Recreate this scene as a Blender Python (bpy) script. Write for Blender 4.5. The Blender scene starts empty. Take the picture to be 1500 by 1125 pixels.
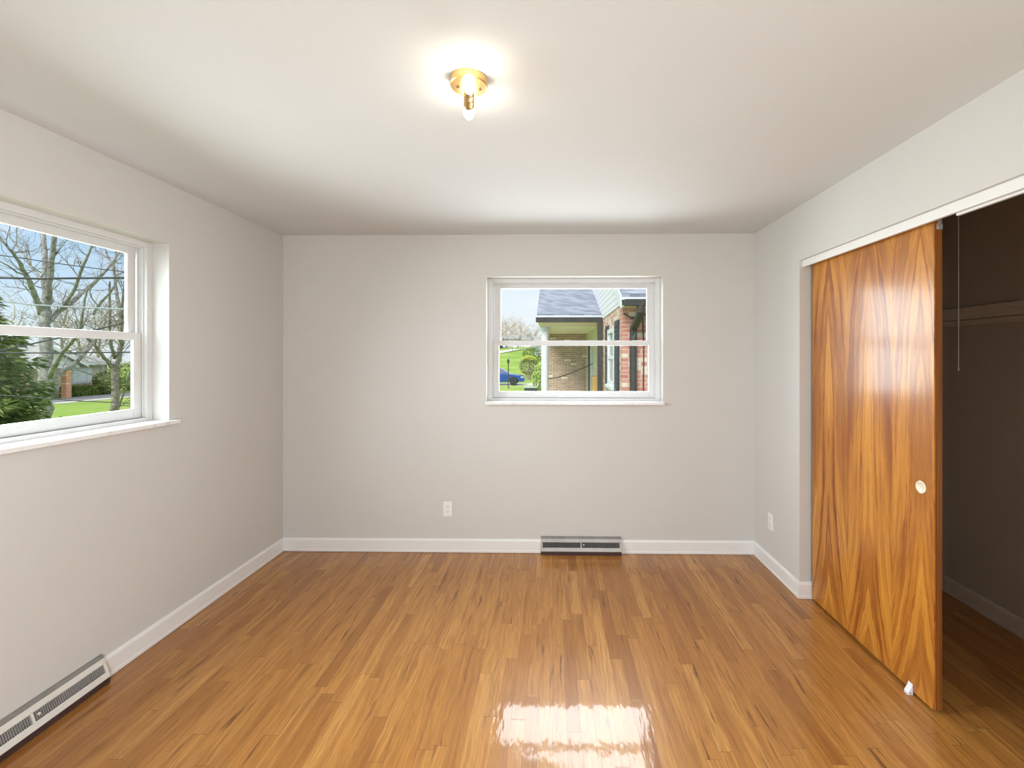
import bpy, bmesh, math, random
from mathutils import Vector, Matrix
R = math.radians
PI = math.pi
scene = bpy.context.scene
COL = scene.collection

# ------------------------------------------------------------------ camera
FPX, YAW, CXP, CYP, CH = 675.0, 0.0179, 797.4, 522.6, 1.501
cam = bpy.data.cameras.new('camera')
cam.sensor_fit = 'HORIZONTAL'
cam.sensor_width = 36.0
cam.lens = FPX / 1500 * 36.0
cam.shift_x = -(CXP - 750.0) / 1500
cam.shift_y = -(562.5 - CYP) / 1500
cam.clip_start = 0.02
cam.clip_end = 600
camo = bpy.data.objects.new('camera', cam)
camo.location = (0, 0, CH)
camo.rotation_euler = (PI / 2, 0, YAW)
COL.objects.link(camo)
scene.camera = camo

# ------------------------------------------------------------------ exposure
vs = scene.view_settings
scene.display_settings.display_device = 'sRGB'
vs.view_transform = 'Standard'
vs.look = 'None'
vs.exposure = 0.07
vs.gamma = 1.0
vs.use_curve_mapping = False
scene.cycles.use_denoising = True
scene.cycles.max_bounces = 10
scene.cycles.diffuse_bounces = 7
scene.cycles.glossy_bounces = 4
scene.cycles.transparent_max_bounces = 24
scene.cycles.sample_clamp_indirect = 6.0
scene.cycles.caustics_reflective = False
scene.cycles.caustics_refractive = False

# room: x to the right, y away from the camera, z up (metres)
XL, XR, YB, YF, HC = -2.088, 1.5365, 3.5316, -1.25, 2.44
WZ0, WZ1 = 1.155, 2.118            # window openings
LW = (1.118, 2.472)                # left window, along y
BW = (-0.510, 0.842)               # back window, along x
OPEN = (1.02, 2.895)               # closet opening, along y
HEAD = 2.10
CLX = 2.51                         # closet back wall face
CLY0, CLY1 = 0.86, 3.02


# ------------------------------------------------------------------ world and lights
def ntree(world_or_mat):
    world_or_mat.use_nodes = True
    t = world_or_mat.node_tree
    t.nodes.clear()
    return t


class NX:
    """small helper to write node graphs as expressions"""
    def __init__(self, t):
        self.t = t

    def node(self, kind, **props):
        n = self.t.nodes.new(kind)
        for k, v in props.items():
            setattr(n, k, v)
        return n

    def put(self, sock, v):
        if isinstance(v, bpy.types.NodeSocket):
            self.t.links.new(v, sock)
        elif v is not None:
            sock.default_value = v

    def m(self, op, a, b=None, c=None, clamp=False):
        n = self.node('ShaderNodeMath', operation=op, use_clamp=clamp)
        for i, v in enumerate((a, b, c)):
            if v is not None:
                self.put(n.inputs[i], v)
        return n.outputs[0]

    def xyz(self, v):
        n = self.node('ShaderNodeSeparateXYZ')
        self.put(n.inputs[0], v)
        return n.outputs

    def vec(self, x=0.0, y=0.0, z=0.0):
        n = self.node('ShaderNodeCombineXYZ')
        for i, v in enumerate((x, y, z)):
            self.put(n.inputs[i], v)
        return n.outputs[0]

    def obj(self):
        return self.node('ShaderNodeTexCoord').outputs['Object']

    def noise(self, v, scale=1.0, detail=2.0, rough=0.5, dist=0.0, out=0):
        n = self.node('ShaderNodeTexNoise')
        self.put(n.inputs['Vector'], v)
        n.inputs['Scale'].default_value = scale
        n.inputs['Detail'].default_value = detail
        n.inputs['Roughness'].default_value = rough
        n.inputs['Distortion'].default_value = dist
        return n.outputs[out]

    def white(self, v, out=0):
        n = self.node('ShaderNodeTexWhiteNoise', noise_dimensions='3D')
        self.put(n.inputs['Vector'], v)
        return n.outputs[out]

    def ramp(self, fac, stops, interp='LINEAR'):
        n = self.node('ShaderNodeValToRGB')
        cr = n.color_ramp
        cr.interpolation = interp
        while len(cr.elements) < len(stops):
            cr.elements.new(0.5)
        for e, (p, c) in zip(cr.elements, stops):
            e.position = p
            e.color = (*c, 1.0) if len(c) == 3 else c
        self.put(n.inputs[0], fac)
        return n.outputs[0]

    def mix(self, fac, a, b, blend='MIX'):
        n = self.node('ShaderNodeMix', data_type='RGBA', blend_type=blend)
        n.clamp_factor = True
        self.put(n.inputs[0], fac)
        self.put(n.inputs[6], a if isinstance(a, bpy.types.NodeSocket) else (*a, 1.0))
        self.put(n.inputs[7], b if isinstance(b, bpy.types.NodeSocket) else (*b, 1.0))
        return n.outputs[2]

    def map(self, v, a, b, c=0.0, d=1.0, smooth=False):
        n = self.node('ShaderNodeMapRange')
        if smooth:
            n.interpolation_type = 'SMOOTHSTEP'
        n.clamp = True
        for i, q in enumerate((v, a, b, c, d)):
            self.put(n.inputs[i], q)
        return n.outputs[0]


w = bpy.data.worlds.new('sky')
scene.world = w
t = ntree(w)
X = NX(t)
gen = X.node('ShaderNodeTexCoord').outputs['Generated']
gx, gy, gz = X.xyz(gen)
blue = X.ramp(gz, [(0.0, (0.86, 0.93, 1.0)), (0.10, (0.66, 0.83, 1.0)), (0.22, (0.42, 0.67, 0.98)), (0.34, (0.75, 0.88, 1.05)), (0.7, (1.7, 1.75, 1.8))])
cl = X.noise(X.vec(X.m('MULTIPLY', gx, 2.2), X.m('MULTIPLY', gy, 2.2), X.m('MULTIPLY', gz, 7.0)), 1.6, 5, 0.55)
cloud = X.map(cl, 0.44, 0.66, 0.0, 0.85, smooth=True)
north = X.map(gy, 0.75, 0.98, 0.0, 0.72, smooth=True)
cloud = X.m('MAXIMUM', cloud, north)
skyc = X.mix(cloud, blue, (0.95, 0.975, 1.0))
bg = X.node('ShaderNodeBackground')
X.put(bg.inputs[0], skyc)
bg.inputs[1].default_value = 1.0
out = X.node('ShaderNodeOutputWorld')
t.links.new(bg.outputs[0], out.inputs[0])


def light(name, kind, loc, direction, energy, color=(1, 1, 1), **kw):
    d = bpy.data.lights.new(name, kind)
    d.energy = energy
    d.color = color
    for k, v in kw.items():
        setattr(d, k, v)
    o = bpy.data.objects.new(name, d)
    o.location = loc
    o.rotation_euler = Vector(direction).to_track_quat('-Z', 'Y').to_euler()
    COL.objects.link(o)
    return o


light('sun', 'SUN', (0, -20, 30), (0.34, 0.68, -0.65), 3.4, (1.0, 0.96, 0.90), angle=R(24))
# daylight entering by the two windows of the room
light('daylight_left_window', 'AREA', (XL - 0.42, sum(LW) / 2, (WZ0 + WZ1) / 2), (1, 0, -0.60), 76, (0.88, 0.955, 1.0),
      shape='RECTANGLE', size=1.34, size_y=0.95, spread=R(140))
light('daylight_back_window', 'AREA', (sum(BW) / 2, YB + 0.62, (WZ0 + WZ1) / 2), (-0.30, -1, -0.25), 70, (0.90, 0.96, 1.0),
      shape='RECTANGLE', size=1.34, size_y=0.95)
# fill lamp added behind the camera to brighten the room, no source seen
light('fill_behind_camera', 'AREA', (0.70, YF - 0.1, 1.1), (-1.2, 1, -0.2), 98, (0.91, 0.965, 1.0),
      shape='RECTANGLE', size=1.3, size_y=2.0)


# ------------------------------------------------------------------ materials
def principled(name, color=(0.8, 0.8, 0.8), rough=0.5, metal=0.0, spec=0.5, coat=0.0, coat_rough=0.05):
    mt = bpy.data.materials.new(name)
    t = ntree(mt)
    x = NX(t)
    b = x.node('ShaderNodeBsdfPrincipled')
    o = x.node('ShaderNodeOutputMaterial')
    t.links.new(b.outputs[0], o.inputs[0])
    b.inputs['Base Color'].default_value = (*color, 1)
    b.inputs['Roughness'].default_value = rough
    b.inputs['Metallic'].default_value = metal
    b.inputs['Specular IOR Level'].default_value = spec
    b.inputs['Coat Weight'].default_value = coat
    b.inputs['Coat Roughness'].default_value = coat_rough
    return mt, x, b


def bump(x, b, height, strength=1.0, dist=1.0, sock='Normal'):
    n = x.node('ShaderNodeBump')
    n.inputs['Strength'].default_value = strength
    n.inputs['Distance'].default_value = dist
    x.put(n.inputs['Height'], height)
    x.t.links.new(n.outputs[0], b.inputs[sock])
    return n.outputs[0]


def mottled(name, c0, c1, scale=4.0, rough=0.6, detail=4, lo=0.35, hi=0.65, bump_d=0.0, bump_scale=None, **kw):
    mt, x, b = principled(name, c0, rough, **kw)
    o = x.obj()
    n = x.noise(o, scale, detail, 0.6)
    x.put(b.inputs['Base Color'], x.mix(x.map(n, lo, hi), c0, c1))
    if bump_d:
        bump(x, b, x.noise(o, bump_scale or scale * 4, 3, 0.6), 1.0, bump_d)
    return mt


M = {}
M['wall'] = mottled('wall_paint', (0.60, 0.585, 0.560), (0.61, 0.595, 0.57), 2.0, 0.75, bump_d=0.0006, bump_scale=260, spec=0.25)
M['ceiling'] = mottled('ceiling_paint', (0.64, 0.655, 0.665), (0.65, 0.665, 0.675), 2.0, 0.85, bump_d=0.0005, bump_scale=200, spec=0.2)
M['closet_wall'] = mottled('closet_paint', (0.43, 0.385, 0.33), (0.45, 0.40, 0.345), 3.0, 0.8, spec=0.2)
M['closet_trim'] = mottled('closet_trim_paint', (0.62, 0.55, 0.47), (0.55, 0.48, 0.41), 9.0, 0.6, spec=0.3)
M['trim'] = mottled('white_trim_paint', (0.77, 0.765, 0.755), (0.79, 0.785, 0.775), 3.0, 0.35)
M['vinyl'] = mottled('white_vinyl', (0.66, 0.66, 0.66), (0.68, 0.68, 0.68), 3.0, 0.35)
M['marble'] = mottled('sill_marble', (0.80, 0.79, 0.78), (0.60, 0.59, 0.58), 22.0, 0.25, detail=7, lo=0.5, hi=0.75)
M['plate'] = mottled('outlet_plastic', (0.80, 0.79, 0.76), (0.82, 0.81, 0.78), 5, 0.35)
M['slot'] = mottled('outlet_slot', (0.10, 0.10, 0.10), (0.14, 0.14, 0.13), 5, 0.6)
M['register'] = mottled('register_enamel', (0.34, 0.315, 0.295), (0.40, 0.375, 0.35), 12, 0.4, metal=0.1)
M['register_light'] = mottled('register_enamel_pale', (0.66, 0.635, 0.59), (0.70, 0.675, 0.63), 12, 0.4)
M['register_top'] = mottled('register_dark_enamel', (0.20, 0.19, 0.175), (0.25, 0.24, 0.22), 12, 0.45)
M['kick'] = mottled('register_kick', (0.045, 0.022, 0.020), (0.065, 0.034, 0.03), 15, 0.5)
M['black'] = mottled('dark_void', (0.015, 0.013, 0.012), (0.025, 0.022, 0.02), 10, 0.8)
M['brass'] = mottled('brushed_brass', (0.83, 0.56, 0.24), (0.78, 0.50, 0.20), 18, 0.32, metal=0.9)
M['brass_dark'] = mottled('socket_brass', (0.55, 0.36, 0.14), (0.47, 0.30, 0.12), 25, 0.4, metal=0.8)
M['screw'] = mottled('screw_metal', (0.20, 0.13, 0.06), (0.26, 0.17, 0.08), 30, 0.5, metal=0.7)
M['nylon'] = mottled('white_nylon', (0.80, 0.84, 0.92), (0.85, 0.88, 0.95), 8, 0.35)
M['ivory'] = mottled('ivory_plastic', (0.80, 0.74, 0.58), (0.84, 0.78, 0.63), 8, 0.3)
M['cup'] = mottled('finger_cup', (0.60, 0.57, 0.47), (0.66, 0.63, 0.53), 12, 0.35)
M['steel'] = mottled('zinc_steel', (0.55, 0.53, 0.5), (0.62, 0.6, 0.57), 20, 0.4, metal=0.6)
M['cord'] = mottled('pull_cord', (0.62, 0.58, 0.52), (0.68, 0.64, 0.58), 20, 0.7)

# glass: clear pane with a faint fresnel reflection
mt = bpy.data.materials.new('window_glass')
t = ntree(mt)
x = NX(t)
tr = x.node('ShaderNodeBsdfTransparent')
tr.inputs[0].default_value = (0.97, 0.985, 0.98, 1)
gl = x.node('ShaderNodeBsdfGlossy')
gl.inputs['Roughness'].default_value = 0.02
fr = x.node('ShaderNodeFresnel')
fr.inputs[0].default_value = 1.35
gl.inputs[0].default_value = (0.07, 0.07, 0.07, 1)
fac = x.m('MULTIPLY', fr.outputs[0], 0.35)
mx = x.node('ShaderNodeMixShader')
t.links.new(fac, mx.inputs[0])
t.links.new(tr.outputs[0], mx.inputs[1])
t.links.new(gl.outputs[0], mx.inputs[2])
o = x.node('ShaderNodeOutputMaterial')
t.links.new(mx.outputs[0], o.inputs[0])
M['glass'] = mt

# lit bulb
mt = bpy.data.materials.new('lit_bulb')
t = ntree(mt)
x = NX(t)
em = x.node('ShaderNodeEmission')
em.inputs[0].default_value = (1.0, 0.90, 0.72, 1)
em.inputs[1].default_value = 42.0
o = x.node('ShaderNodeOutputMaterial')
t.links.new(em.outputs[0], o.inputs[0])
M['bulb'] = mt


def oak_floor():
    mt, x, b = principled('oak_strip_floor', (0.5, 0.25, 0.09), 0.34, spec=0.3, coat=0.48, coat_rough=0.05)
    px, py, pz = x.xyz(x.obj())
    W = 0.0572
    bx = x.m('DIVIDE', px, W)
    row = x.m('FLOOR', bx)
    fx = x.m('SUBTRACT', bx, row)
    r1 = x.white(x.vec(row, 3.7, 1.1))
    r2 = x.white(x.vec(row, 9.2, 5.3))
    L = x.m('MULTIPLY_ADD', r2, 0.75, 0.45)
    by = x.m('ADD', x.m('DIVIDE', py, L), x.m('MULTIPLY', r1, 17.0))
    cell = x.m('FLOOR', by)
    fy = x.m('SUBTRACT', by, cell)
    rid = x.white(x.vec(row, cell, 0.5))
    rid2 = x.white(x.vec(row, cell, 7.5))
    rid3 = x.white(x.vec(row, cell, 13.5))
    base = x.ramp(rid, [(0.0, (0.325, 0.128, 0.025)), (0.10, (0.405, 0.174, 0.036)), (0.5, (0.480, 0.216, 0.047)),
                        (0.88, (0.535, 0.253, 0.060)), (1.0, (0.600, 0.302, 0.078))])
    # long grain, curved rays and dark mineral streaks, all stretched along the board
    shift = x.m('MULTIPLY', rid2, 40.0)
    wob = x.noise(x.vec(x.m('MULTIPLY', px, 9.0), x.m('MULTIPLY', py, 3.2), shift), 1.0, 3, 0.55)
    gxv = x.m('ADD', px, x.m('MULTIPLY', x.m('SUBTRACT', wob, 0.5), 0.045))
    g1 = x.noise(x.vec(x.m('MULTIPLY', gxv, 95.0), x.m('MULTIPLY', py, 3.0), shift), 1.0, 4, 0.62)
    g2 = x.noise(x.vec(x.m('MULTIPLY', gxv, 330.0), x.m('MULTIPLY', py, 9.0), shift), 1.0, 3, 0.6)
    c = x.mix(x.map(g1, 0.38, 0.68, 0.0, 0.62), base, (0.270, 0.098, 0.020))
    c = x.mix(x.map(g2, 0.46, 0.70, 0.0, 0.48), c, (0.22, 0.078, 0.017))
    g3 = x.noise(x.vec(x.m('MULTIPLY', gxv, 50.0), x.m('MULTIPLY', py, 3.0), x.m('ADD', shift, 11.0)), 1.0, 3, 0.6)
    strk = x.m('MULTIPLY', x.map(g3, 0.57, 0.72, 0.0, 0.85, smooth=True), x.map(rid3, 0.20, 0.55))
    c = x.mix(strk, c, (0.10, 0.034, 0.008))
    g4 = x.noise(x.vec(x.m('MULTIPLY', gxv, 26.0), x.m('MULTIPLY', py, 2.2), x.m('ADD', shift, 23.0)), 1.0, 4, 0.6)
    c = x.mix(x.map(g4, 0.50, 0.70, 0.0, 0.55, smooth=True), c, (0.235, 0.080, 0.016))
    # joints
    ex = x.m('MINIMUM', fx, x.m('SUBTRACT', 1.0, fx))
    jx = x.map(ex, 0.0, 0.022, 1.0, 0.0)
    ey = x.m('MULTIPLY', x.m('MINIMUM', fy, x.m('SUBTRACT', 1.0, fy)), L)
    jy = x.map(ey, 0.0, 0.0016, 1.0, 0.0)
    joint = x.m('MAXIMUM', x.m('MULTIPLY', jx, x.m('MULTIPLY_ADD', r1, 0.6, 0.25)), jy)
    c = x.mix(x.m('MULTIPLY', joint, 0.75), c, (0.06, 0.024, 0.008))
    x.put(b.inputs['Base Color'], c)
    # finish: each strip lies at a slightly different tilt, varnish is a little wavy
    tilt = x.m('MULTIPLY', x.m('MULTIPLY', x.m('SUBTRACT', fx, 0.5), x.m('SUBTRACT', rid2, 0.5)), 0.00011)
    cup = x.m('MULTIPLY', x.m('POWER', x.m('SUBTRACT', fx, 0.5), 2.0), -0.00008)
    wav = x.m('MULTIPLY', x.noise(x.vec(x.m('MULTIPLY', px, 34.0), x.m('MULTIPLY', py, 9.0), shift), 1.0, 2, 0.5), 0.0008)
    fine = x.m('MULTIPLY', g2, 0.00003)
    h = x.m('ADD', x.m('ADD', tilt, cup), x.m('ADD', wav, fine))
    h = x.m('SUBTRACT', h, x.m('MULTIPLY', joint, 0.00005))
    nrm = bump(x, b, h, 1.0, 1.0)
    x.t.links.new(nrm, b.inputs['Coat Normal'])
    return mt


M['floor'] = oak_floor()


def veneer(name, edge=False):
    """flat-sawn orange veneer in three book-matched leaves"""
    mt, x, b = principled(name, (0.5, 0.2, 0.05), 0.42, spec=0.3, coat=0.36, coat_rough=0.17)
    px, py, pz = x.xyz(x.obj())
    wob = x.noise(x.vec(x.m('MULTIPLY', py, 7.0), x.m('MULTIPLY', pz, 1.6), 2.0), 1.0, 4, 0.6)
    wob2 = x.noise(x.vec(x.m('MULTIPLY', py, 40.0), x.m('MULTIPLY', pz, 5.0), 4.0), 1.0, 3, 0.6)
    yy = x.m('ADD', py, x.m('MULTIPLY', x.m('SUBTRACT', wob, 0.5), 0.035))
    u = x.m('DIVIDE', x.m('SUBTRACT', yy, 2.03 - 0.165), 0.335)
    fu = x.m('SUBTRACT', u, x.m('FLOOR', u))
    s = x.m('MULTIPLY', x.m('ABSOLUTE', x.m('SUBTRACT', fu, 0.5)), 2.0)     # 0 at a leaf's heart, 1 at its seam
    leaf = x.m('FLOOR', u)
    zc = x.m('SUBTRACT', pz, 1.12)
    f = x.m('ADD', x.m('MULTIPLY', x.m('MULTIPLY', x.m('POWER', x.m('ABSOLUTE', zc), 3.0), x.m('SIGN', zc)), 0.48), x.m('MULTIPLY', zc, 0.16))
    g = x.m('ADD', s, f)
    g = x.m('ADD', g, x.m('MULTIPLY', x.m('SUBTRACT', wob2, 0.5), 0.16))
    ring = x.noise(x.vec(x.m('MULTIPLY', g, 5.2), x.m('MULTIPLY', pz, 0.9), x.m('MULTIPLY', leaf, 0.45)), 1.0, 5, 0.68)
    fineg = x.noise(x.vec(x.m('MULTIPLY', g, 46.0), x.m('MULTIPLY', pz, 1.2), leaf), 1.0, 3, 0.6)
    c = x.ramp(ring, [(0.29, (0.15, 0.034, 0.005)), (0.39, (0.320, 0.095, 0.012)), (0.47, (0.500, 0.190, 0.022)), (0.58, (0.620, 0.270, 0.036)),
                      (0.8, (0.70, 0.340, 0.060))])
    broad = x.noise(x.vec(x.m('MULTIPLY', g, 2.1), x.m('MULTIPLY', pz, 1.3), x.m('ADD', leaf, 5.0)), 1.0, 3, 0.55)
    c = x.mix(x.map(broad, 0.46, 0.62, 0.0, 0.62, smooth=True), c, (0.27, 0.080, 0.012))
    c = x.mix(x.map(fineg, 0.40, 0.68, 0.0, 0.34), c, (0.24, 0.066, 0.010))
    pore = x.noise(x.vec(x.m('MULTIPLY', py, 420.0), x.m('MULTIPLY', pz, 14.0), 0.0), 1.0, 2, 0.5)
    c = x.mix(x.map(pore, 0.5, 0.75, 0.0, 0.22), c, (0.20, 0.06, 0.012))
    x.put(b.inputs['Base Color'], c)
    nrm = bump(x, b, x.noise(x.vec(x.m('MULTIPLY', py, 12.0), x.m('MULTIPLY', pz, 2.5), 1.0), 1.0, 2, 0.5), 0.5, 0.0012)
    x.t.links.new(nrm, b.inputs['Coat Normal'])
    return mt


M['veneer'] = veneer('door_veneer')
mt, x, b = principled('door_edge_wood', (0.2, 0.06, 0.01), 0.4, coat=0.3, coat_rough=0.2)
px, py, pz = x.xyz(x.obj())
n = x.noise(x.vec(x.m('MULTIPLY', px, 190.0), x.m('MULTIPLY', py, 40.0), x.m('MULTIPLY', pz, 2.0)), 1.0, 3, 0.6)
x.put(b.inputs['Base Color'], x.ramp(n, [(0.3, (0.16, 0.040, 0.006)), (0.55, (0.30, 0.095, 0.016)), (0.8, (0.40, 0.15, 0.03))]))
M['door_edge'] = mt


def brick(name, axes, c1, c2, mortar, pale=(0.72, 0.60, 0.52), pale_amt=0.12, bw=0.205, bh=0.0675):
    mt, x, b = principled(name, c1, 0.85, spec=0.2)
    v = x.xyz(x.obj())
    a = v[axes]
    uv = x.vec(a, v[2], 0.0)
    n = x.node('ShaderNodeTexBrick')
    x.put(n.inputs['Vector'], uv)
    n.inputs['Color1'].default_value = (*c1, 1)
    n.inputs['Color2'].default_value = (*c2, 1)
    n.inputs['Mortar'].default_value = (*mortar, 1)
    n.inputs['Scale'].default_value = 1.0
    n.inputs['Mortar Size'].default_value = 0.008
    n.inputs['Mortar Smooth'].default_value = 0.2
    n.inputs['Brick Width'].default_value = bw
    n.inputs['Row Height'].default_value = bh
    row = x.m('FLOOR', x.m('DIVIDE', v[2], bh))
    sh = x.m('MULTIPLY', x.m('MODULO', x.m('ABSOLUTE', row), 2.0), 0.5)
    cell = x.m('FLOOR', x.m('ADD', x.m('DIVIDE', a, bw), sh))
    rnd = x.white(x.vec(cell, row, 2.0))
    c = x.mix(x.m('MULTIPLY', x.m('GREATER_THAN', rnd, 1.0 - pale_amt), x.m('SUBTRACT', 1.0, n.outputs['Fac'])), n.outputs['Color'], pale)
    c = x.mix(x.map(x.noise(x.obj(), 25.0, 3, 0.6), 0.4, 0.7, 0.0, 0.3), c, mortar)
    x.put(b.inputs['Base Color'], c)
    bump(x, b, n.outputs['Fac'], 0.6, -0.006)
    return mt


M['brick_red'] = brick('red_brick', 0, (0.50, 0.17, 0.14), (0.60, 0.28, 0.22), (0.58, 0.48, 0.43), pale_amt=0.2)
M['brick_side'] = brick('red_brick_side', 1, (0.50, 0.24, 0.20), (0.62, 0.38, 0.32), (0.62, 0.52, 0.47), pale_amt=0.25)
M['brick_tan'] = brick('brown_brick', 0, (0.36, 0.22, 0.165), (0.50, 0.34, 0.27), (0.60, 0.55, 0.48), pale=(0.80, 0.74, 0.65), pale_amt=0.04)
M['brick_orange'] = brick('orange_brick', 1, (0.58, 0.24, 0.12), (0.66, 0.33, 0.18), (0.6, 0.45, 0.35), pale_amt=0.05)


def shingles(name, c0, c1):
    mt, x, b = principled(name, c0, 0.9, spec=0.2)
    v = x.xyz(x.obj())
    row = x.m('DIVIDE', v[2], 0.062)
    ri = x.m('FLOOR', row)
    fr = x.m('SUBTRACT', row, ri)
    tab = x.m('FLOOR', x.m('DIVIDE', x.m('ADD', x.m('ADD', v[0], v[1]), x.m('MULTIPLY', x.white(x.vec(ri, 1.0, 2.0)), 0.3)), 0.17))
    rnd = x.white(x.vec(tab, ri, 4.0))
    c = x.mix(rnd, c0, c1)
    c = x.mix(x.map(fr, 0.0, 0.16, 0.6, 0.0), c, (c0[0] * 0.35, c0[1] * 0.35, c0[2] * 0.38))
    x.put(b.inputs['Base Color'], c)
    bump(x, b, x.m('ADD', fr, x.noise(x.obj(), 60, 2, 0.6)), 0.5, 0.006)
    return mt


M['shingle'] = shingles('slate_shingles', (0.185, 0.205, 0.255), (0.31, 0.34, 0.41))
M['shingle_grey'] = shingles('grey_shingles', (0.28, 0.28, 0.28), (0.40, 0.40, 0.40))

mt, x, b = principled('lap_siding', (0.85, 0.86, 0.88), 0.5, spec=0.3)
v = x.xyz(x.obj())
rw = x.m('DIVIDE', v[2], 0.115)
fr = x.m('SUBTRACT', rw, x.m('FLOOR', rw))
x.put(b.inputs['Base Color'], x.mix(x.map(fr, 0.0, 0.20, 0.9, 0.0), (0.73, 0.73, 0.76), (0.22, 0.23, 0.26)))
bump(x, b, x.m('SUBTRACT', 1.0, fr), 1.0, 0.012)
M['siding'] = mt

M['gutter'] = mottled('dark_gutter', (0.045, 0.042, 0.042), (0.06, 0.056, 0.055), 6, 0.45)
M['outside_white'] = mottled('outside_white_paint', (0.66, 0.69, 0.75), (0.69, 0.72, 0.77), 4, 0.5)
M['cream'] = mottled('cream_soffit', (0.84, 0.75, 0.60), (0.86, 0.78, 0.64), 3, 0.7)
M['cream_wall'] = mottled('cream_render', (0.66, 0.62, 0.50), (0.58, 0.54, 0.43), 3, 0.8)
M['shutter'] = mottled('dark_shutter', (0.030, 0.034, 0.05), (0.045, 0.05, 0.07), 5, 0.5)
M['far_glass'] = mottled('curtained_glass', (0.34, 0.42, 0.48), (0.52, 0.60, 0.66), 2.5, 0.12, spec=0.6)
M['curtain'] = mottled('white_curtained_glass', (0.74, 0.79, 0.84), (0.84, 0.88, 0.91), 1.5, 0.15)
M['tan_box'] = mottled('tan_mailbox', (0.50, 0.31, 0.12), (0.56, 0.36, 0.15), 8, 0.5)
M['wire'] = mottled('power_wire', (0.035, 0.04, 0.045), (0.06, 0.06, 0.065), 3, 0.6)
M['wire_pale'] = mottled('pale_wire', (0.30, 0.34, 0.38), (0.36, 0.40, 0.44), 3, 0.6)
M['bark'] = mottled('grey_bark', (0.20, 0.19, 0.175), (0.43, 0.42, 0.41), 7.0, 0.9, detail=8, lo=0.38, hi=0.62, bump_d=0.03, bump_scale=18, spec=0.1)
M['bark_dark'] = mottled('brown_bark', (0.20, 0.175, 0.145), (0.37, 0.34, 0.30), 9.0, 0.9, detail=8, lo=0.38, hi=0.62, bump_d=0.02, bump_scale=22, spec=0.1)
M['twig'] = mottled('twig_bark', (0.26, 0.22, 0.18), (0.38, 0.33, 0.28), 9.0, 0.9, spec=0.1)
M['brown_twig'] = mottled('brown_twigs', (0.42, 0.31, 0.24), (0.52, 0.41, 0.33), 3.0, 0.9, spec=0.1)


def leafy(name, c0, c1, scale=3.0):
    return mottled(name, c0, c1, scale, 0.7, lo=0.3, hi=0.7, spec=0.2)


M['spruce'] = leafy('spruce_needles', (0.085, 0.150, 0.050), (0.27, 0.33, 0.11), 2.2)
M['hedge'] = leafy('hedge_leaves', (0.075, 0.13, 0.025), (0.20, 0.27, 0.06), 3.5)
M['shrub'] = leafy('shrub_leaves', (0.10, 0.14, 0.04), (0.26, 0.30, 0.09), 2.0)
M['bush'] = leafy('bush_inner_leaves', (0.16, 0.15, 0.09), (0.30, 0.29, 0.17), 3.0)
M['spring'] = leafy('spring_leaves', (0.26, 0.38, 0.09), (0.45, 0.55, 0.20), 2.0)
M['blossom'] = leafy('spring_buds', (0.40, 0.36, 0.22), (0.60, 0.54, 0.38), 2.0)
M['lime'] = leafy('lime_leaves', (0.33, 0.40, 0.05), (0.48, 0.55, 0.10), 5.0)
M['asphalt'] = mottled('asphalt', (0.20, 0.20, 0.22), (0.27, 0.27, 0.29), 3.0, 0.9, spec=0.2)
M['concrete'] = mottled('pale_concrete', (0.58, 0.56, 0.52), (0.68, 0.66, 0.62), 2.0, 0.9, spec=0.2)
M['stone'] = mottled('pale_stone', (0.62, 0.58, 0.52), (0.45, 0.42, 0.38), 6.0, 0.9, bump_d=0.02, spec=0.2)
mt, x, b = principled('lawn_grass', (0.25, 0.5, 0.08), 0.9, spec=0.1)
o = x.obj()
n1 = x.noise(o, 0.35, 5, 0.6)
n2 = x.noise(o, 9.0, 4, 0.7)
c = x.ramp(n1, [(0.3, (0.185, 0.290, 0.058)), (0.5, (0.240, 0.345, 0.075)), (0.66, (0.340, 0.400, 0.130)), (0.8, (0.42, 0.41, 0.20))])
c = x.mix(x.map(n2, 0.4, 0.7, 0.0, 0.35), c, (0.16, 0.33, 0.035))
x.put(b.inputs['Base Color'], c)
M['lawn'] = mt
M['car_blue'] = mottled('blue_car_paint', (0.018, 0.060, 0.29), (0.025, 0.075, 0.34), 2, 0.25, coat=0.8)
M['car_glass'] = mottled('car_glass', (0.10, 0.13, 0.19), (0.16, 0.20, 0.27), 3, 0.08)
M['rubber'] = mottled('tyre_rubber', (0.03, 0.03, 0.03), (0.05, 0.05, 0.05), 12, 0.8)
M['rim'] = mottled('alloy_rim', (0.42, 0.42, 0.42), (0.55, 0.55, 0.54), 9, 0.35, metal=0.3)
M['bin'] = mottled('bin_plastic', (0.05, 0.05, 0.065), (0.075, 0.075, 0.09), 6, 0.5)
M['bin_rim'] = mottled('bin_rim_plastic', (0.38, 0.42, 0.38), (0.45, 0.49, 0.45), 6, 0.5)


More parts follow.
